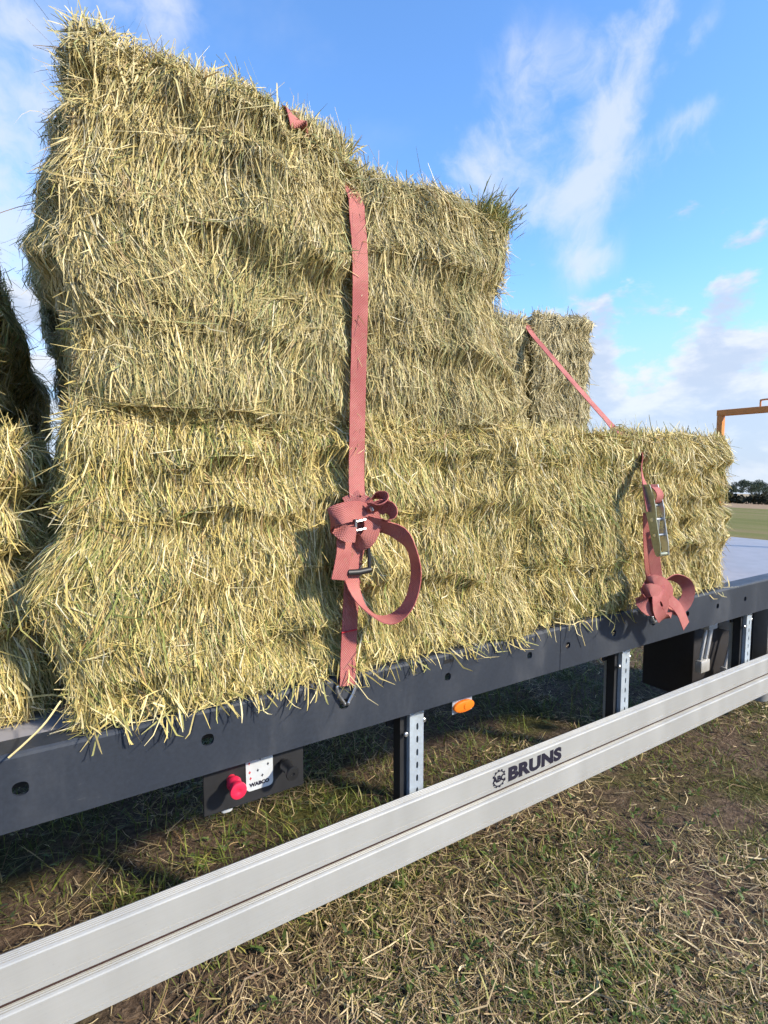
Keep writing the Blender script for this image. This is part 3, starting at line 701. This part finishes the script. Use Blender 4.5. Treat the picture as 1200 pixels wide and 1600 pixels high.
FY, BK = 1.335, 2.19
hay_bale('hay_bale', ((.045, .765), (FY - .012, BK), (1.142, 1.862)), 101, 58000, 'yellow-green hay bale on the trailer bed, between the open gap and the looped red strap', hang=230, fuzz=550, leftside=8000, bulge=(.11, .26, .19), roundness=.07, creases=(.19, .38, .58, .78))
hay_bale('hay_bale', ((.712, 1.428), (FY - .004, BK), (1.142, 1.868)), 102, 42000, 'yellow-green hay bale on the bed under the shorter top bale, touching the looped strap', hang=160, fuzz=400, creases=(.3, .55, .8))
hay_bale('hay_bale', ((.075, .752), (FY - .012, BK), (1.862, 2.640)), 103, 58000, 'tallest hay bale of the upper layer, standing beside the open gap', fuzz=800, green=.10, dusty=.26, creases=(.28, .52, .72, .89), leftside=7000, low=-.03, bulge=(.07, .40, .22), roundness=.085, notch=(.13, .05))
hay_bale('hay_bale', ((.738, 1.335), (FY + .005, BK), (1.864, 2.555)), 104, 39000, 'pale hay bale of the upper layer with a ragged green tuft on its top corner', fuzz=800, green=.1, dusty=.32, creases=(.3, .62, .85), tuft=True, low=-.03, roundness=.085, bulge=(-.085, .08, .30))
hay_bale('hay_bale', ((1.434, 2.062), (FY, BK), (1.142, 1.868)), 105, 28000, 'low hay bale on the bed between the tall stack and the ratchet strap', hang=120, fuzz=550, green=.15, wid=.0013, creases=(.28, .52, .78))
hay_bale('hay_bale', ((2.068, 2.87), (FY + .01, BK), (1.142, 1.885)), 106, 26000, 'end hay bale of the row, next to the bare trailer deck', hang=80, fuzz=650, green=.05, wid=.0014, creases=(.22, .44, .62, .82))
# second row across the deck
hay_bale('hay_bale', ((1.72, 2.39), (2.21, 3.05), (1.142, 1.875)), 107, 2500, 'hay bale on the far half of the deck under the inner back-row bale', n_side=900, n_top=900, wid=.0025, fuzz=0)
hay_bale('hay_bale', ((2.40, 2.93), (2.21, 3.05), (1.142, 1.885)), 108, 3000, 'hay bale on the far deck half under the bale crossed by a slanting strap', n_side=1200, n_top=1200, wid=.0025, fuzz=0)
hay_bale('hay_bale', ((1.72, 2.40), (2.225, 3.05), (1.885, 2.60)), 109, 9000, 'upper bale of the back row, half hidden behind the tall stack', n_side=1200, n_top=1200, wid=.0021, fuzz=300, dusty=.55)
hay_bale('hay_bale', ((2.43, 2.93), (2.21, 3.05), (1.895, 2.64)), 110, 14000, 'greyish upper bale of the back row crossed by a slanting red strap', n_side=1500, n_top=1500, wid=.0018, fuzz=250, dusty=.62, creases=(.2, .42, .66, .85))
# the next stack beyond the gap
hay_bale('hay_bale', ((-.76, -.02), (FY + .11, BK), (1.142, 1.82)), 111, 11000, 'hay bale on the trailer bed beyond the gap, its stems splayed towards the strapped stack', n_side=1500, rightside=7000, hang=0, fuzz=900, roundness=.10)
hay_bale('hay_bale', ((-.80, -.045), (1.46, 2.39), (1.76, 2.18)), 112, 4000, 'shaded hay bale slumped backwards on the bale beyond the gap', n_side=1500, rightside=10000, fuzz=400, tilt=R(-17), yaw=R(-6), roundness=.14)

# ------------------------------------------------------------------ lashing straps
def strap_root(name, loc, label): o = empty(name, loc); return tag(o, label, 'strap', 'red lashing straps')
X_, Y_, Z_ = Vector((1, 0, 0)), Vector((0, 1, 0)), Vector((0, 0, 1))
def AT(x, y, Y): return at(x, y, Y + (.032 if y > 700 else .012))
s1_ = strap_root('lashing_strap', (.70, 1.29, 1.05), 'dusty red lashing strap with a knotted tail and a big hanging loop')
# from the hook up to the ratchet
lowp = [AT(543, 1071, 1.250), AT(544, 1030, 1.256), AT(546, 985, 1.258), AT(549, 930, 1.250), AT(553, 880, 1.245), AT(560, 845, 1.240), AT(562, 815, 1.238)]
ribbon('webbing', lowp, [X_ + Z_ * -.03] * len(lowp), s1_)
st_ = MB(); a = AT(546, 986, 1.2535); st_.tube([a - X_ * .0245 - Z_ * .001, a, a + X_ * .0245 + Z_ * .001], .0022, 6); st_.build('stitching', 'red_thread', s1_, True)
upp = [AT(563, 815, 1.236), AT(558, 775, 1.240), AT(557, 735, 1.250), AT(558, 680, 1.275), AT(559, 620, 1.280), AT(561, 540, 1.285), AT(563, 460, 1.288), AT(562, 390, 1.292), AT(558, 340, 1.300), AT(553, 305, 1.320),
       AT(520, 262, 1.360), AT(486, 222, 1.345), AT(469, 200, 1.316), AT(455, 177, 1.328)]
top = upp[-1]; upp += [Vector((top.x + .01, 1.40, 2.640)), Vector((.60, 1.75, 2.655)), Vector((.62, 2.10, 2.64)), Vector((.64, 2.21, 2.50)), Vector((.66, 2.22, 1.60)), Vector((.66, 2.22, 1.15))]
wd = [X_] * 9 + [X_ + Z_ * -.2] + [X_ * .8 - Z_ * .45] * 4 + [X_] * 6
ribbon('webbing', upp, wd, s1_)
# the tail wound round the ratchet and tied
ribbon('knot_wrap', [AT(547, 772, 1.244), AT(556, 786, 1.226), AT(570, 788, 1.213), AT(580, 804, 1.200), AT(581, 828, 1.198), AT(570, 846, 1.208), AT(556, 843, 1.226), AT(551, 828, 1.240)],
       [X_ * .7 + Z_ * .7, X_ * .5 + Z_ * .8, X_ * .25 + Z_ + Y_ * .3, X_ * .9 + Z_ * .5 - Y_ * .1, X_ + Y_ * -.1, X_ * .7 - Z_ * .7, X_ * .3 - Z_, X_ * .2 - Z_], s1_)
ribbon('knot_wrap', [AT(572, 800, 1.206), AT(556, 797, 1.192), AT(536, 800, 1.188), AT(521, 806, 1.198), AT(517, 815, 1.218), AT(525, 822, 1.236), AT(545, 822, 1.228)],
       [Z_ + X_ * .1] * 3 + [Z_ - X_ * .1] * 2 + [Z_] * 2, s1_)
ribbon('knot_wrap', [AT(550, 803, 1.182), AT(536, 806, 1.178), AT(525, 812, 1.186), AT(528, 824, 1.196), AT(540, 834, 1.186), AT(556, 836, 1.184)], [Z_ + X_ * .3, Z_, Z_, Z_, Z_ + X_ * .2, Z_ + X_ * .3], s1_, .040)
ribbon('knot_loop', [AT(572, 786, 1.222), AT(588, 776, 1.206), AT(600, 777, 1.186), AT(601, 785, 1.170), AT(590, 792, 1.176), AT(576, 792, 1.196)], [Z_ * .5 - Y_ * .9] * 6, s1_, .036)
ribbon('knot_loop', [AT(574, 800, 1.200), AT(592, 792, 1.190), AT(607, 795, 1.178), AT(611, 806, 1.176), AT(603, 817, 1.184), AT(588, 820, 1.196), AT(572, 816, 1.208)], [Z_ * .8 - Y_ * .6] * 3 + [Z_ * .7 - Y_ * .7] * 2 + [Z_ * .8 - Y_ * .6] * 2, s1_)
ribbon('strap_tail', [AT(540, 812, 1.222), AT(539, 832, 1.212), AT(537, 860, 1.210), AT(534, 884, 1.212), AT(530, 906, 1.214)], [X_ + Z_ * .1, X_, X_ * .95 + Y_ * .2, X_ + Y_ * .1, X_ * .85 + Z_ * .35], s1_)
lp = [(578, 822, 1.215), (602, 824, 1.190), (625, 834, 1.172), (642, 856, 1.160), (650, 888, 1.158), (647, 920, 1.164), (636, 948, 1.174), (616, 966, 1.186), (594, 967, 1.196), (573, 952, 1.208), (557, 928, 1.220), (549, 900, 1.228), (549, 872, 1.236), (553, 848, 1.236)]
ribbon('hanging_loop', [AT(*q) for q in lp],
       [Z_ * .6 - Y_ * .8, Z_ * .5 - Y_ * .8 + X_ * .2, Z_ * .45 - Y_ * .8 + X_ * .4, -Y_ + Z_ * .15, -Y_, -Y_, -Y_ - Z_ * .08, -Y_ - Z_ * .22, -Y_ - Z_ * .25, -Y_ * .9 - Z_ * .2 - X_ * .35, -Y_ * .6 - X_ * .75 - Z_ * .3, -X_ - Y_ * .15, -X_, -X_], s1_)
rt = MB(); rt.tube([AT(574, 828, 1.226), AT(575, 850, 1.224), AT(577, 872, 1.220), AT(577, 889, 1.216)], .0055, 8); rt.tube([AT(536, 880, 1.226), AT(545, 893, 1.220)], .005, 8)
hd = rt.build('ratchet_handle', 'black_plastic', s1_, True)
rt = MB(); rt.tube([AT(543, 895, 1.216), AT(560, 894, 1.216), AT(579, 890, 1.216)], .0085, 12); rt.build('grip_bar', 'black_plastic', hd, True)
rt = MB()
for (pa, pb) in (((557, 815), (571, 812)), ((557, 829), (571, 826))): rt.tube([AT(*pa, 1.187), AT(*pb, 1.187)], .0035, 8)
rt.tube([AT(556, 811, 1.188), AT(556, 830, 1.188)], .0035, 8); rt.tube([AT(579, 792, 1.186), AT(582, 798, 1.186)], .005, 8)
rt.build('ratchet_bars', 'steel', s1_, True)
def claw(parent, c, w, zt, zb):
    mb = MB(); y = 1.283
    for q in (-1, 1):
        mb.tube(catmull([c + X_ * (q * w * .2) + Z_ * zt + Y_ * -.003, c + X_ * (q * w * .95) + Z_ * (zt - .003), c + X_ * (q * w) + Z_ * (zt * .80), c + X_ * (q * w * .75) + Z_ * (zt * .45), c + X_ * (q * .008) + Z_ * .006, c + X_ * (q * .006) + Z_ * zb, c + X_ * (q * .006) + Z_ * (zb - .006) + Y_ * .012, c + X_ * (q * .005) + Z_ * (zb - .002) + Y_ * .035], 6), .0042, 8)
    return mb.build('claw_hook', 'steel', parent, True)
claw(s1_, Vector((.690, 1.290, 1.066)), .029, .060, .0)

s2_ = strap_root('lashing_strap', (2.06, 1.29, 1.05), 'red lashing strap with a metal ratchet and bunched tail by the end bale')
ru = [at(1016, 800, 1.205), at(1012, 775, 1.222), at(1008, 757, 1.245), at(1003, 735, 1.300), at(1000, 705, 1.37)]
P0 = Vector((2.06, 1.40, 1.88)); pA = at(955, 664, 1.62); pB = at(838, 530, 2.17)
ru += [P0, pA, pA.lerp(pB, .5) - Z_ * .004, pB, Vector((2.38, 2.30, 2.60)), Vector((2.36, 2.6, 2.64)), Vector((2.34, 3.0, 2.62)), Vector((2.34, 3.09, 2.4)), Vector((2.3, 3.1, 1.15))]
ribbon('webbing', ru, [X_, X_, X_ * .9 + Y_ * .3, X_ * .84 + Y_ * .54, X_ * .84 + Y_ * .54, X_] + [X_] * 8, s2_)
ribbon('webbing', [at(1013, 800, 1.235), at(1013, 840, 1.245), at(1015, 880, 1.245), at(1020, 925, 1.25), at(1024, 960, 1.262)], [X_ * .9 - Y_ * .3] * 5, s2_)
ribbon('strap_tail', [at(1018, 830, 1.21), at(1022, 870, 1.215), at(1026, 900, 1.22), at(1030, 925, 1.215)], [X_ * .9 - Y_ * .4] * 4, s2_)
# ratchet: two side plates, rungs, rolled webbing
def rplate(pa, pb, half):
    a, b_ = Vector(pa), Vector(pb); n = 7; prof = []
    w = [.016, .024, .026, .020, .019, .018, .012]
    mb = MB(); L = []; 
    for i in range(n):
        c = a.lerp(b_, i / (n - 1)); L.append((c - Y_ * w[i] * .9, c + Y_ * w[i] * .9))
    vs_ = []
    for s_ in (-1, 1):
        for u_, v_ in L: vs_ += [u_ + X_ * half * s_, v_ + X_ * half * s_]
    fs_ = []
    for i in range(n - 1):
        fs_ += [(2 * i, 2 * i + 1, 2 * i + 3, 2 * i + 2), tuple(2 * n + q for q in (2 * i, 2 * i + 1, 2 * i + 3, 2 * i + 2)), (2 * i, 2 * i + 2, 2 * n + 2 * i + 2, 2 * n + 2 * i), (2 * i + 1, 2 * i + 3, 2 * n + 2 * i + 3, 2 * n + 2 * i + 1)]
    fs_ += [(0, 1, 2 * n + 1, 2 * n), (2 * n - 2, 2 * n - 1, 4 * n - 1, 4 * n - 2)]
    return mb.add(vs_, fs_)
ta, tb_ = at(1009, 757, 1.225), at(1030, 868, 1.165); tb_.x = ta.x = 1.985
rt_ = rplate(ta, tb_, .002).build('ratchet_plate', 'olive_steel', s2_)
rplate(ta + X_ * .056, tb_ + X_ * .056, .002).build('ratchet_plate', 'steel', s2_)
for f_, r_, m_ in ((.30, .006, 'steel'), (.50, .0075, 'steel'), (.72, .0065, 'steel'), (.985, .0085, 'olive_steel')):
    c = ta.lerp(tb_, f_); MB().tube([c - X_ * .004, c + X_ * .060], r_, 10).build('ratchet_rung', m_, s2_, True)
mb = MB(); c1_, c2_ = ta.lerp(tb_, .32), ta.lerp(tb_, .5); mb.box((c1_.x + .018, c1_.y - .010, c2_.z), (c1_.x + .026, c1_.y - .004, c1_.z)); c3_ = ta.lerp(tb_, .72); mb.box((c1_.x + .026, c2_.y - .010, c3_.z), (c1_.x + .034, c2_.y - .004, c2_.z)); mb.build('pawl_spring', 'steel', s2_)
c = ta.lerp(tb_, .15); ribbon('webbing_roll', [c + X_ * .028 + Y_ * .02 + Z_ * .03, c + X_ * .028 - Y_ * .012 + Z_ * .028, c + X_ * .028 - Y_ * .032, c + X_ * .028 - Y_ * .018 - Z_ * .03, c + X_ * .028 + Y_ * .015 - Z_ * .03], [X_] * 5, s2_, .045)
ribbon('knot_wrap', [at(1016, 905, 1.235), at(1006, 920, 1.205), at(1003, 935, 1.195), at(1015, 940, 1.185), at(1032, 936, 1.180), at(1045, 925, 1.19)], [Z_ + X_ * .15] * 6, s2_)
ribbon('knot_wrap', [at(1004, 925, 1.21), at(1002, 938, 1.185), at(1014, 952, 1.170), at(1030, 945, 1.172), at(1040, 932, 1.186)], [Z_ + X_ * .5, Z_ + X_ * .3, Z_ + X_ * .2, Z_ + X_ * .4, Z_], s2_)
ribbon('knot_wrap', [at(1030, 905, 1.21), at(1026, 925, 1.165), at(1026, 950, 1.155), at(1036, 966, 1.175), at(1040, 955, 1.2)], [X_ + Z_ * .2] * 5, s2_)
ribbon('knot_loop', [at(1030, 912, 1.215), at(1050, 902, 1.200), at(1069, 909, 1.185), at(1076, 925, 1.178), at(1068, 945, 1.185), at(1050, 954, 1.20), at(1034, 944, 1.21)], [-Y_ * .75 + Z_ * .6, -Y_ * .75 + Z_ * .6, -Y_ * .7 + X_ * .5 + Z_ * .3, X_ * .7 - Y_ * .7, X_ * .5 - Y_ * .7 - Z_ * .4, -Y_ * .7 - Z_ * .6, -Y_ - Z_ * .3], s2_)
ribbon('knot_wrap', [at(1012, 915, 1.20), at(1020, 908, 1.180), at(1036, 912, 1.172), at(1046, 925, 1.178), at(1044, 945, 1.190)], [Z_ + X_ * .1, Z_ - X_ * .2, Z_ - X_ * .4, X_ * .8 + Z_ * .5, X_], s2_)
ribbon('knot_wrap', [at(1006, 928, 1.185), at(1014, 922, 1.165), at(1030, 926, 1.158), at(1040, 940, 1.166), at(1034, 956, 1.178), at(1018, 952, 1.188)], [Z_, Z_, Z_ - X_ * .3, X_ * .7 + Z_ * .6, X_ * .6 - Z_ * .6, Z_], s2_, .050)
ribbon('strap_tail', [at(1044, 935, 1.185), at(1056, 946, 1.175), at(1064, 958, 1.170), at(1072, 978, 1.172)], [X_ + Z_ * .3, X_ * .9 + Z_ * .3, X_ * .8 + Z_ * .2, X_], s2_)
claw(s2_, at(1024, 972, 1.29), .024, .03, .0)

# ------------------------------------------------------------------ grass, litter and loose straw
def scatter(N, r1, seed, near=.25):
    r0 = np.random.default_rng(seed); cx, cy = 1.2, .4
    r_ = near + (r1 - near) * r0.random(N) ** 1.35; th = r0.uniform(0, 2 * math.pi, N)
    return cx + r_ * np.cos(th), cy + r_ * np.sin(th), r_, r0
def in_view(x, y):
    # keep to what the place shows from around the photograph's stand: ahead of it, both sides generously
    return (y > -.4) & (x > -2.2) & (y < 9) & (x < 9.5)
x, y, rr_, r0 = scatter(310000, 11, 41); k = in_view(x, y)
clump = fbm(np.stack([x * 2.2, y * 2.2, np.zeros_like(x)], -1), 3, 77); clump2 = fbm(np.stack([x * 14, y * 14, np.zeros_like(x)], -1), 2, 78)
under = 1 / (1 + np.exp(-(y - 1.8) * 3))                     # longer, greener under the trailer where nobody drives
k &= r0.random(len(x)) < np.clip((clump - .44) * 5.0 + (clump2 - .5) * 2.0 + .17 + .50 * under, .03, 1)
x, y, rr_ = x[k], y[k], rr_[k]; un = under[k]; cl = clump[k]; N = len(x); print('grass', N)
z = ground_z(x, y) - .004
L = np.clip(r0.lognormal(np.log(.036), .45, N), .012, .15) * (1 + .75 * un) * (1 + .02 * rr_)
th = r0.uniform(0, 2 * math.pi, N); lean = np.abs(r0.normal(.75, .5, N)); K = 3; t_ = np.linspace(0, 1, K)
d = np.stack([np.cos(th) * np.sin(lean), np.sin(th) * np.sin(lean), np.cos(lean)], -1); hz_ = np.stack([np.cos(th), np.sin(th), -.5 * np.ones(N)], -1)
Pg = np.stack([x, y, z], -1)[:, None, :] + d[:, None, :] * (t_[None] * L[:, None])[..., None] + hz_[:, None, :] * ((t_[None] ** 2) * L[:, None] * r0.uniform(0, .6, N)[:, None])[..., None]
Pg[..., 2] = np.maximum(Pg[..., 2], z[:, None] + .002)
GP = np.array([(.13, .16, .028), (.17, .195, .038), (.085, .115, .02), (.25, .23, .06), (.26, .20, .085), (.16, .10, .045)]); gw = np.stack([.24 + .08 * un, .22 + .05 * un, .16 + .05 * un, .16 - .04 * un, .13 - .05 * un, .09 - .02 * un], -1)
gc = np.cumsum(gw / gw.sum(1, keepdims=True), 1); ci = (r0.random(N)[:, None] > gc).sum(1).clip(0, 5)
Wg = np.stack([-np.sin(th), np.cos(th), np.zeros(N)], -1) * (np.clip(r0.lognormal(np.log(.0014), .4, N), .0007, .004) * (1 + .10 * rr_))[:, None]
go = strands('grass', Pg, Wg, GP[ci] * r0.uniform(.65, 1.3, N)[:, None], 'grass', None, tip=.15); tag(go, 'short patchy green grass on the ground under and before the trailer', 'grass', kind='stuff')
# dead stems and dropped hay lying about
x, y, rr_, r0 = scatter(225000, 8, 42); k = in_view(x, y)
cl = fbm(np.stack([x * 2.2 + 40, y * 2.2, np.zeros_like(x)], -1), 3, 79); under = 1 / (1 + np.exp(-(y - 1.8) * 3))
k &= r0.random(len(x)) < np.clip((cl - .38) * 4.5 + .08 - .32 * under, .05, 1)
x, y, rr_ = x[k], y[k], rr_[k]; N = len(x); print('litter', N)
L = np.clip(r0.lognormal(np.log(.055), .55, N), .012, .28); th = r0.uniform(0, 2 * math.pi, N) ; K = 3; s = np.linspace(-.5, .5, K)
cur = r0.normal(0, .35, N); dx, dy = np.cos(th), np.sin(th)
px_ = x[:, None] + (dx * L)[:, None] * s - (dy * L * cur)[:, None] * (s ** 2) * 2; py_ = y[:, None] + (dy * L)[:, None] * s + (dx * L * cur)[:, None] * (s ** 2) * 2
hgt = np.abs(r0.normal(0, .011, (N, 1))) + .003 + (np.abs(r0.normal(0, .018, (N, 1))) * (s[None, :] + .5) ** 1.5 + r0.normal(0, .004, (N, 1)) * s[None, :]) * np.minimum(L / .06, 1.3)[:, None]
Pl = np.stack([px_, py_, ground_z(px_, py_) + hgt], -1)
LP = np.array([(.44, .33, .18), (.32, .23, .12), (.58, .46, .27), (.20, .13, .075), (.38, .31, .12), (.15, .095, .055)]); ci = r0.choice(6, N, p=[.24, .22, .14, .18, .14, .08])
Wl = np.stack([-dy, dx, r0.normal(0, .5, N)], -1) * (np.clip(r0.lognormal(np.log(.0012), .4, N), .0006, .003) * (1 + .08 * rr_))[:, None]
lo_ = strands('dead_stems', Pl, Wl, LP[ci] * r0.uniform(.65, 1.25, N)[:, None], 'straw', None, tip=.6); tag(lo_, 'dry brown stems and dropped straw strewn over the soil', 'straw', kind='stuff')
# broad weed leaves in small rosettes
x, y, rr_, r0 = scatter(2600, 6, 43); k = in_view(x, y); x, y = x[k], y[k]; N = len(x)
M_ = 4; x = np.repeat(x, M_); y = np.repeat(y, M_); n2 = len(x); th = r0.uniform(0, 6.28, n2); L = r0.uniform(.012, .035, n2); K = 4; t_ = np.linspace(0, 1, K)
Pw = np.stack([x[:, None] + (np.cos(th) * L)[:, None] * t_, y[:, None] + (np.sin(th) * L)[:, None] * t_, (ground_z(x, y))[:, None] + .006 + r0.uniform(.0, .03, n2)[:, None] + (L * .9)[:, None] * t_ * (1 - .5 * t_)], -1)
Ww = np.stack([-np.sin(th), np.cos(th), np.zeros(n2)], -1) * r0.uniform(.003, .007, n2)[:, None]
wo_ = strands('weeds', Pw, Ww, np.array([(.085, .125, .03)]) * r0.uniform(.6, 1.4, n2)[:, None], 'grass', None, tip=.25); tag(wo_, 'small broad-leaved green weeds among the grass', 'weeds', kind='stuff')
# a few long straws caught on the rail
def long_straw(pts, label, r_=.0016):
    c = catmull(pts, 6); base_ = c[0].copy(); mb = MB().tube(c, r_, 6); o = mb.build('straw_stem', 'straw_plain', None, True, origin=base_)
    return tag(o, label, 'straw', 'loose straws caught on the rail')
plain('straw_plain', (.58, .46, .22), .55, 0, .4, .2, 60, .1)
long_straw([at(95, 1095, 1.30), at(70, 1130, 1.285), at(40, 1160, 1.278), at(13, 1184, 1.276)], 'long pale straw lying across the rail edge in the gap between stacks', .0022)
long_straw([at(866, 972, 1.295), at(893, 976, 1.288), at(905, 971, 1.287), at(916, 972, 1.286), at(926, 985, 1.287)], 'bent pale straw drooping over the rail near a weld seam', .0020)
long_straw([at(906, 973, 1.290), at(907, 985, 1.287), at(914, 1009, 1.288)], 'short straw hanging down the rail face from a bent straw', .0018)

# ------------------------------------------------------------------ far hedge and trees
plain('leaf_hazed', (.055, .072, .045), .7, 0, .2, .3, 3, 0); plain('leaf_hedge', (.042, .040, .022), .75, 0, .2, .3, 3, 0)  # tree leaves lightened in colour to carry the distance haze
def leaf_cloud(name, centres, radii, N, size, m, parent, seed):
    r0 = np.random.default_rng(seed); ci = r0.integers(0, len(centres), N); v = unit(r0.normal(size=(N, 3))); rad_ = r0.random(N) ** .45
    p = centres[ci] + v * radii[ci] * rad_[:, None]
    a = unit(r0.normal(size=(N, 3))); b2 = unit(np.cross(a, r0.normal(size=(N, 3)))); sz = size * r0.uniform(.5, 1.4, N)[:, None]
    V = np.stack([p - a * sz, p - b2 * sz * .6, p + a * sz, p + b2 * sz * .6], 1).reshape(-1, 3); Q = np.arange(N * 4).reshape(N, 4)
    return raw_mesh(name, V, Q, None, m, parent)
def tree(px, dist, h, w, seed, label):
    r_ = ray(px, 735); r_ = Vector((r_.x, r_.y, 0)).normalized() * dist; z0 = float(ground_z(r_.x, r_.y))
    root = empty('tree', (r_.x, r_.y, z0)); tag(root, label, 'tree', 'trees beyond the fields')
    rs = random.Random(seed); lim = [(0, 0, h * .45)] + [(rs.uniform(-.3, .3) * w, rs.uniform(-.3, .3) * w, h * rs.uniform(.55, .85)) for _ in range(5)]
    mb = MB().tube([(r_.x, r_.y, z0 - .3), (r_.x + .1, r_.y, z0 + h * .25), (r_.x, r_.y, z0 + h * .5)], [h * .035, h * .026, h * .016], 8)
    for q in lim[1:]: mb.tube([(r_.x, r_.y, z0 + h * .3), (r_.x + q[0] * .6, r_.y + q[1] * .6, z0 + q[2] * .8), (r_.x + q[0], r_.y + q[1], z0 + q[2])], [h * .016, h * .01, h * .005], 6)
    mb.build('trunk', 'bark', root, True)
    r0 = np.random.default_rng(seed); C = np.stack([r0.uniform(-.5, .5, 16) * w, r0.uniform(-.5, .5, 16) * w, r0.uniform(.24, .84, 16) * h], -1)
    edge_ = np.linalg.norm(C[:, :2], axis=1) / (w * .6); C[:, 2] -= edge_ * h * .10
    leaf_cloud('crown', C, np.stack([r0.uniform(.14, .22, 16) * w, r0.uniform(.14, .22, 16) * w, r0.uniform(.11, .18, 16) * h], -1), 7000, h * .024, 'leaf_hazed', root, seed)
tree(1176, 300, 9, 13, 3, 'round-crowned dark tree standing alone on the far field edge')
tree(1202, 310, 7.5, 11, 4, 'lower dark tree whose crown touches the round-crowned tree')
tree(1140, 320, 8, 9, 5, 'dark tree on the far field edge behind the end bale')
tree(1250, 300, 8.0, 9, 6, 'dark tree on the far field edge beyond the headboard frame')
# hedge across the field
hr = ray(1172, 735); hd_ = Vector((hr.x, hr.y, 0)).normalized(); hc = hd_ * 82; ht = Vector((-hd_.y, hd_.x, 0))
hroot = empty('hedge', (hc.x, hc.y, float(ground_z(hc.x, hc.y)))); tag(hroot, 'long low brownish hedge crossing the fields behind the trailer', 'hedge')
r0 = np.random.default_rng(9); nn_ = 120; so2 = np.linspace(-70, 70, nn_) + r0.normal(0, .3, nn_)
wx, wy = hc.x + ht.x * so2, hc.y + ht.y * so2; hz2 = ground_z(wx, wy) - hroot.location.z
Ch = np.stack([ht.x * so2, ht.y * so2, hz2 + .75 + r0.normal(0, .10, nn_)], -1)
leaf_cloud('foliage', Ch, np.stack([r0.uniform(.8, 1.2, nn_), r0.uniform(.8, 1.2, nn_), r0.uniform(.6, .95, nn_)], -1), 26000, .21, 'leaf_hedge', hroot, 12)
mb = MB()
for i in range(0, nn_, 2):
    mb.tube([(wx[i], wy[i], hz2[i] + hroot.location.z - .1), (wx[i] + .1, wy[i], hz2[i] + hroot.location.z + .9)], .05, 5)
tag(mb.build('stems', 'bark', hroot), kind='stuff')
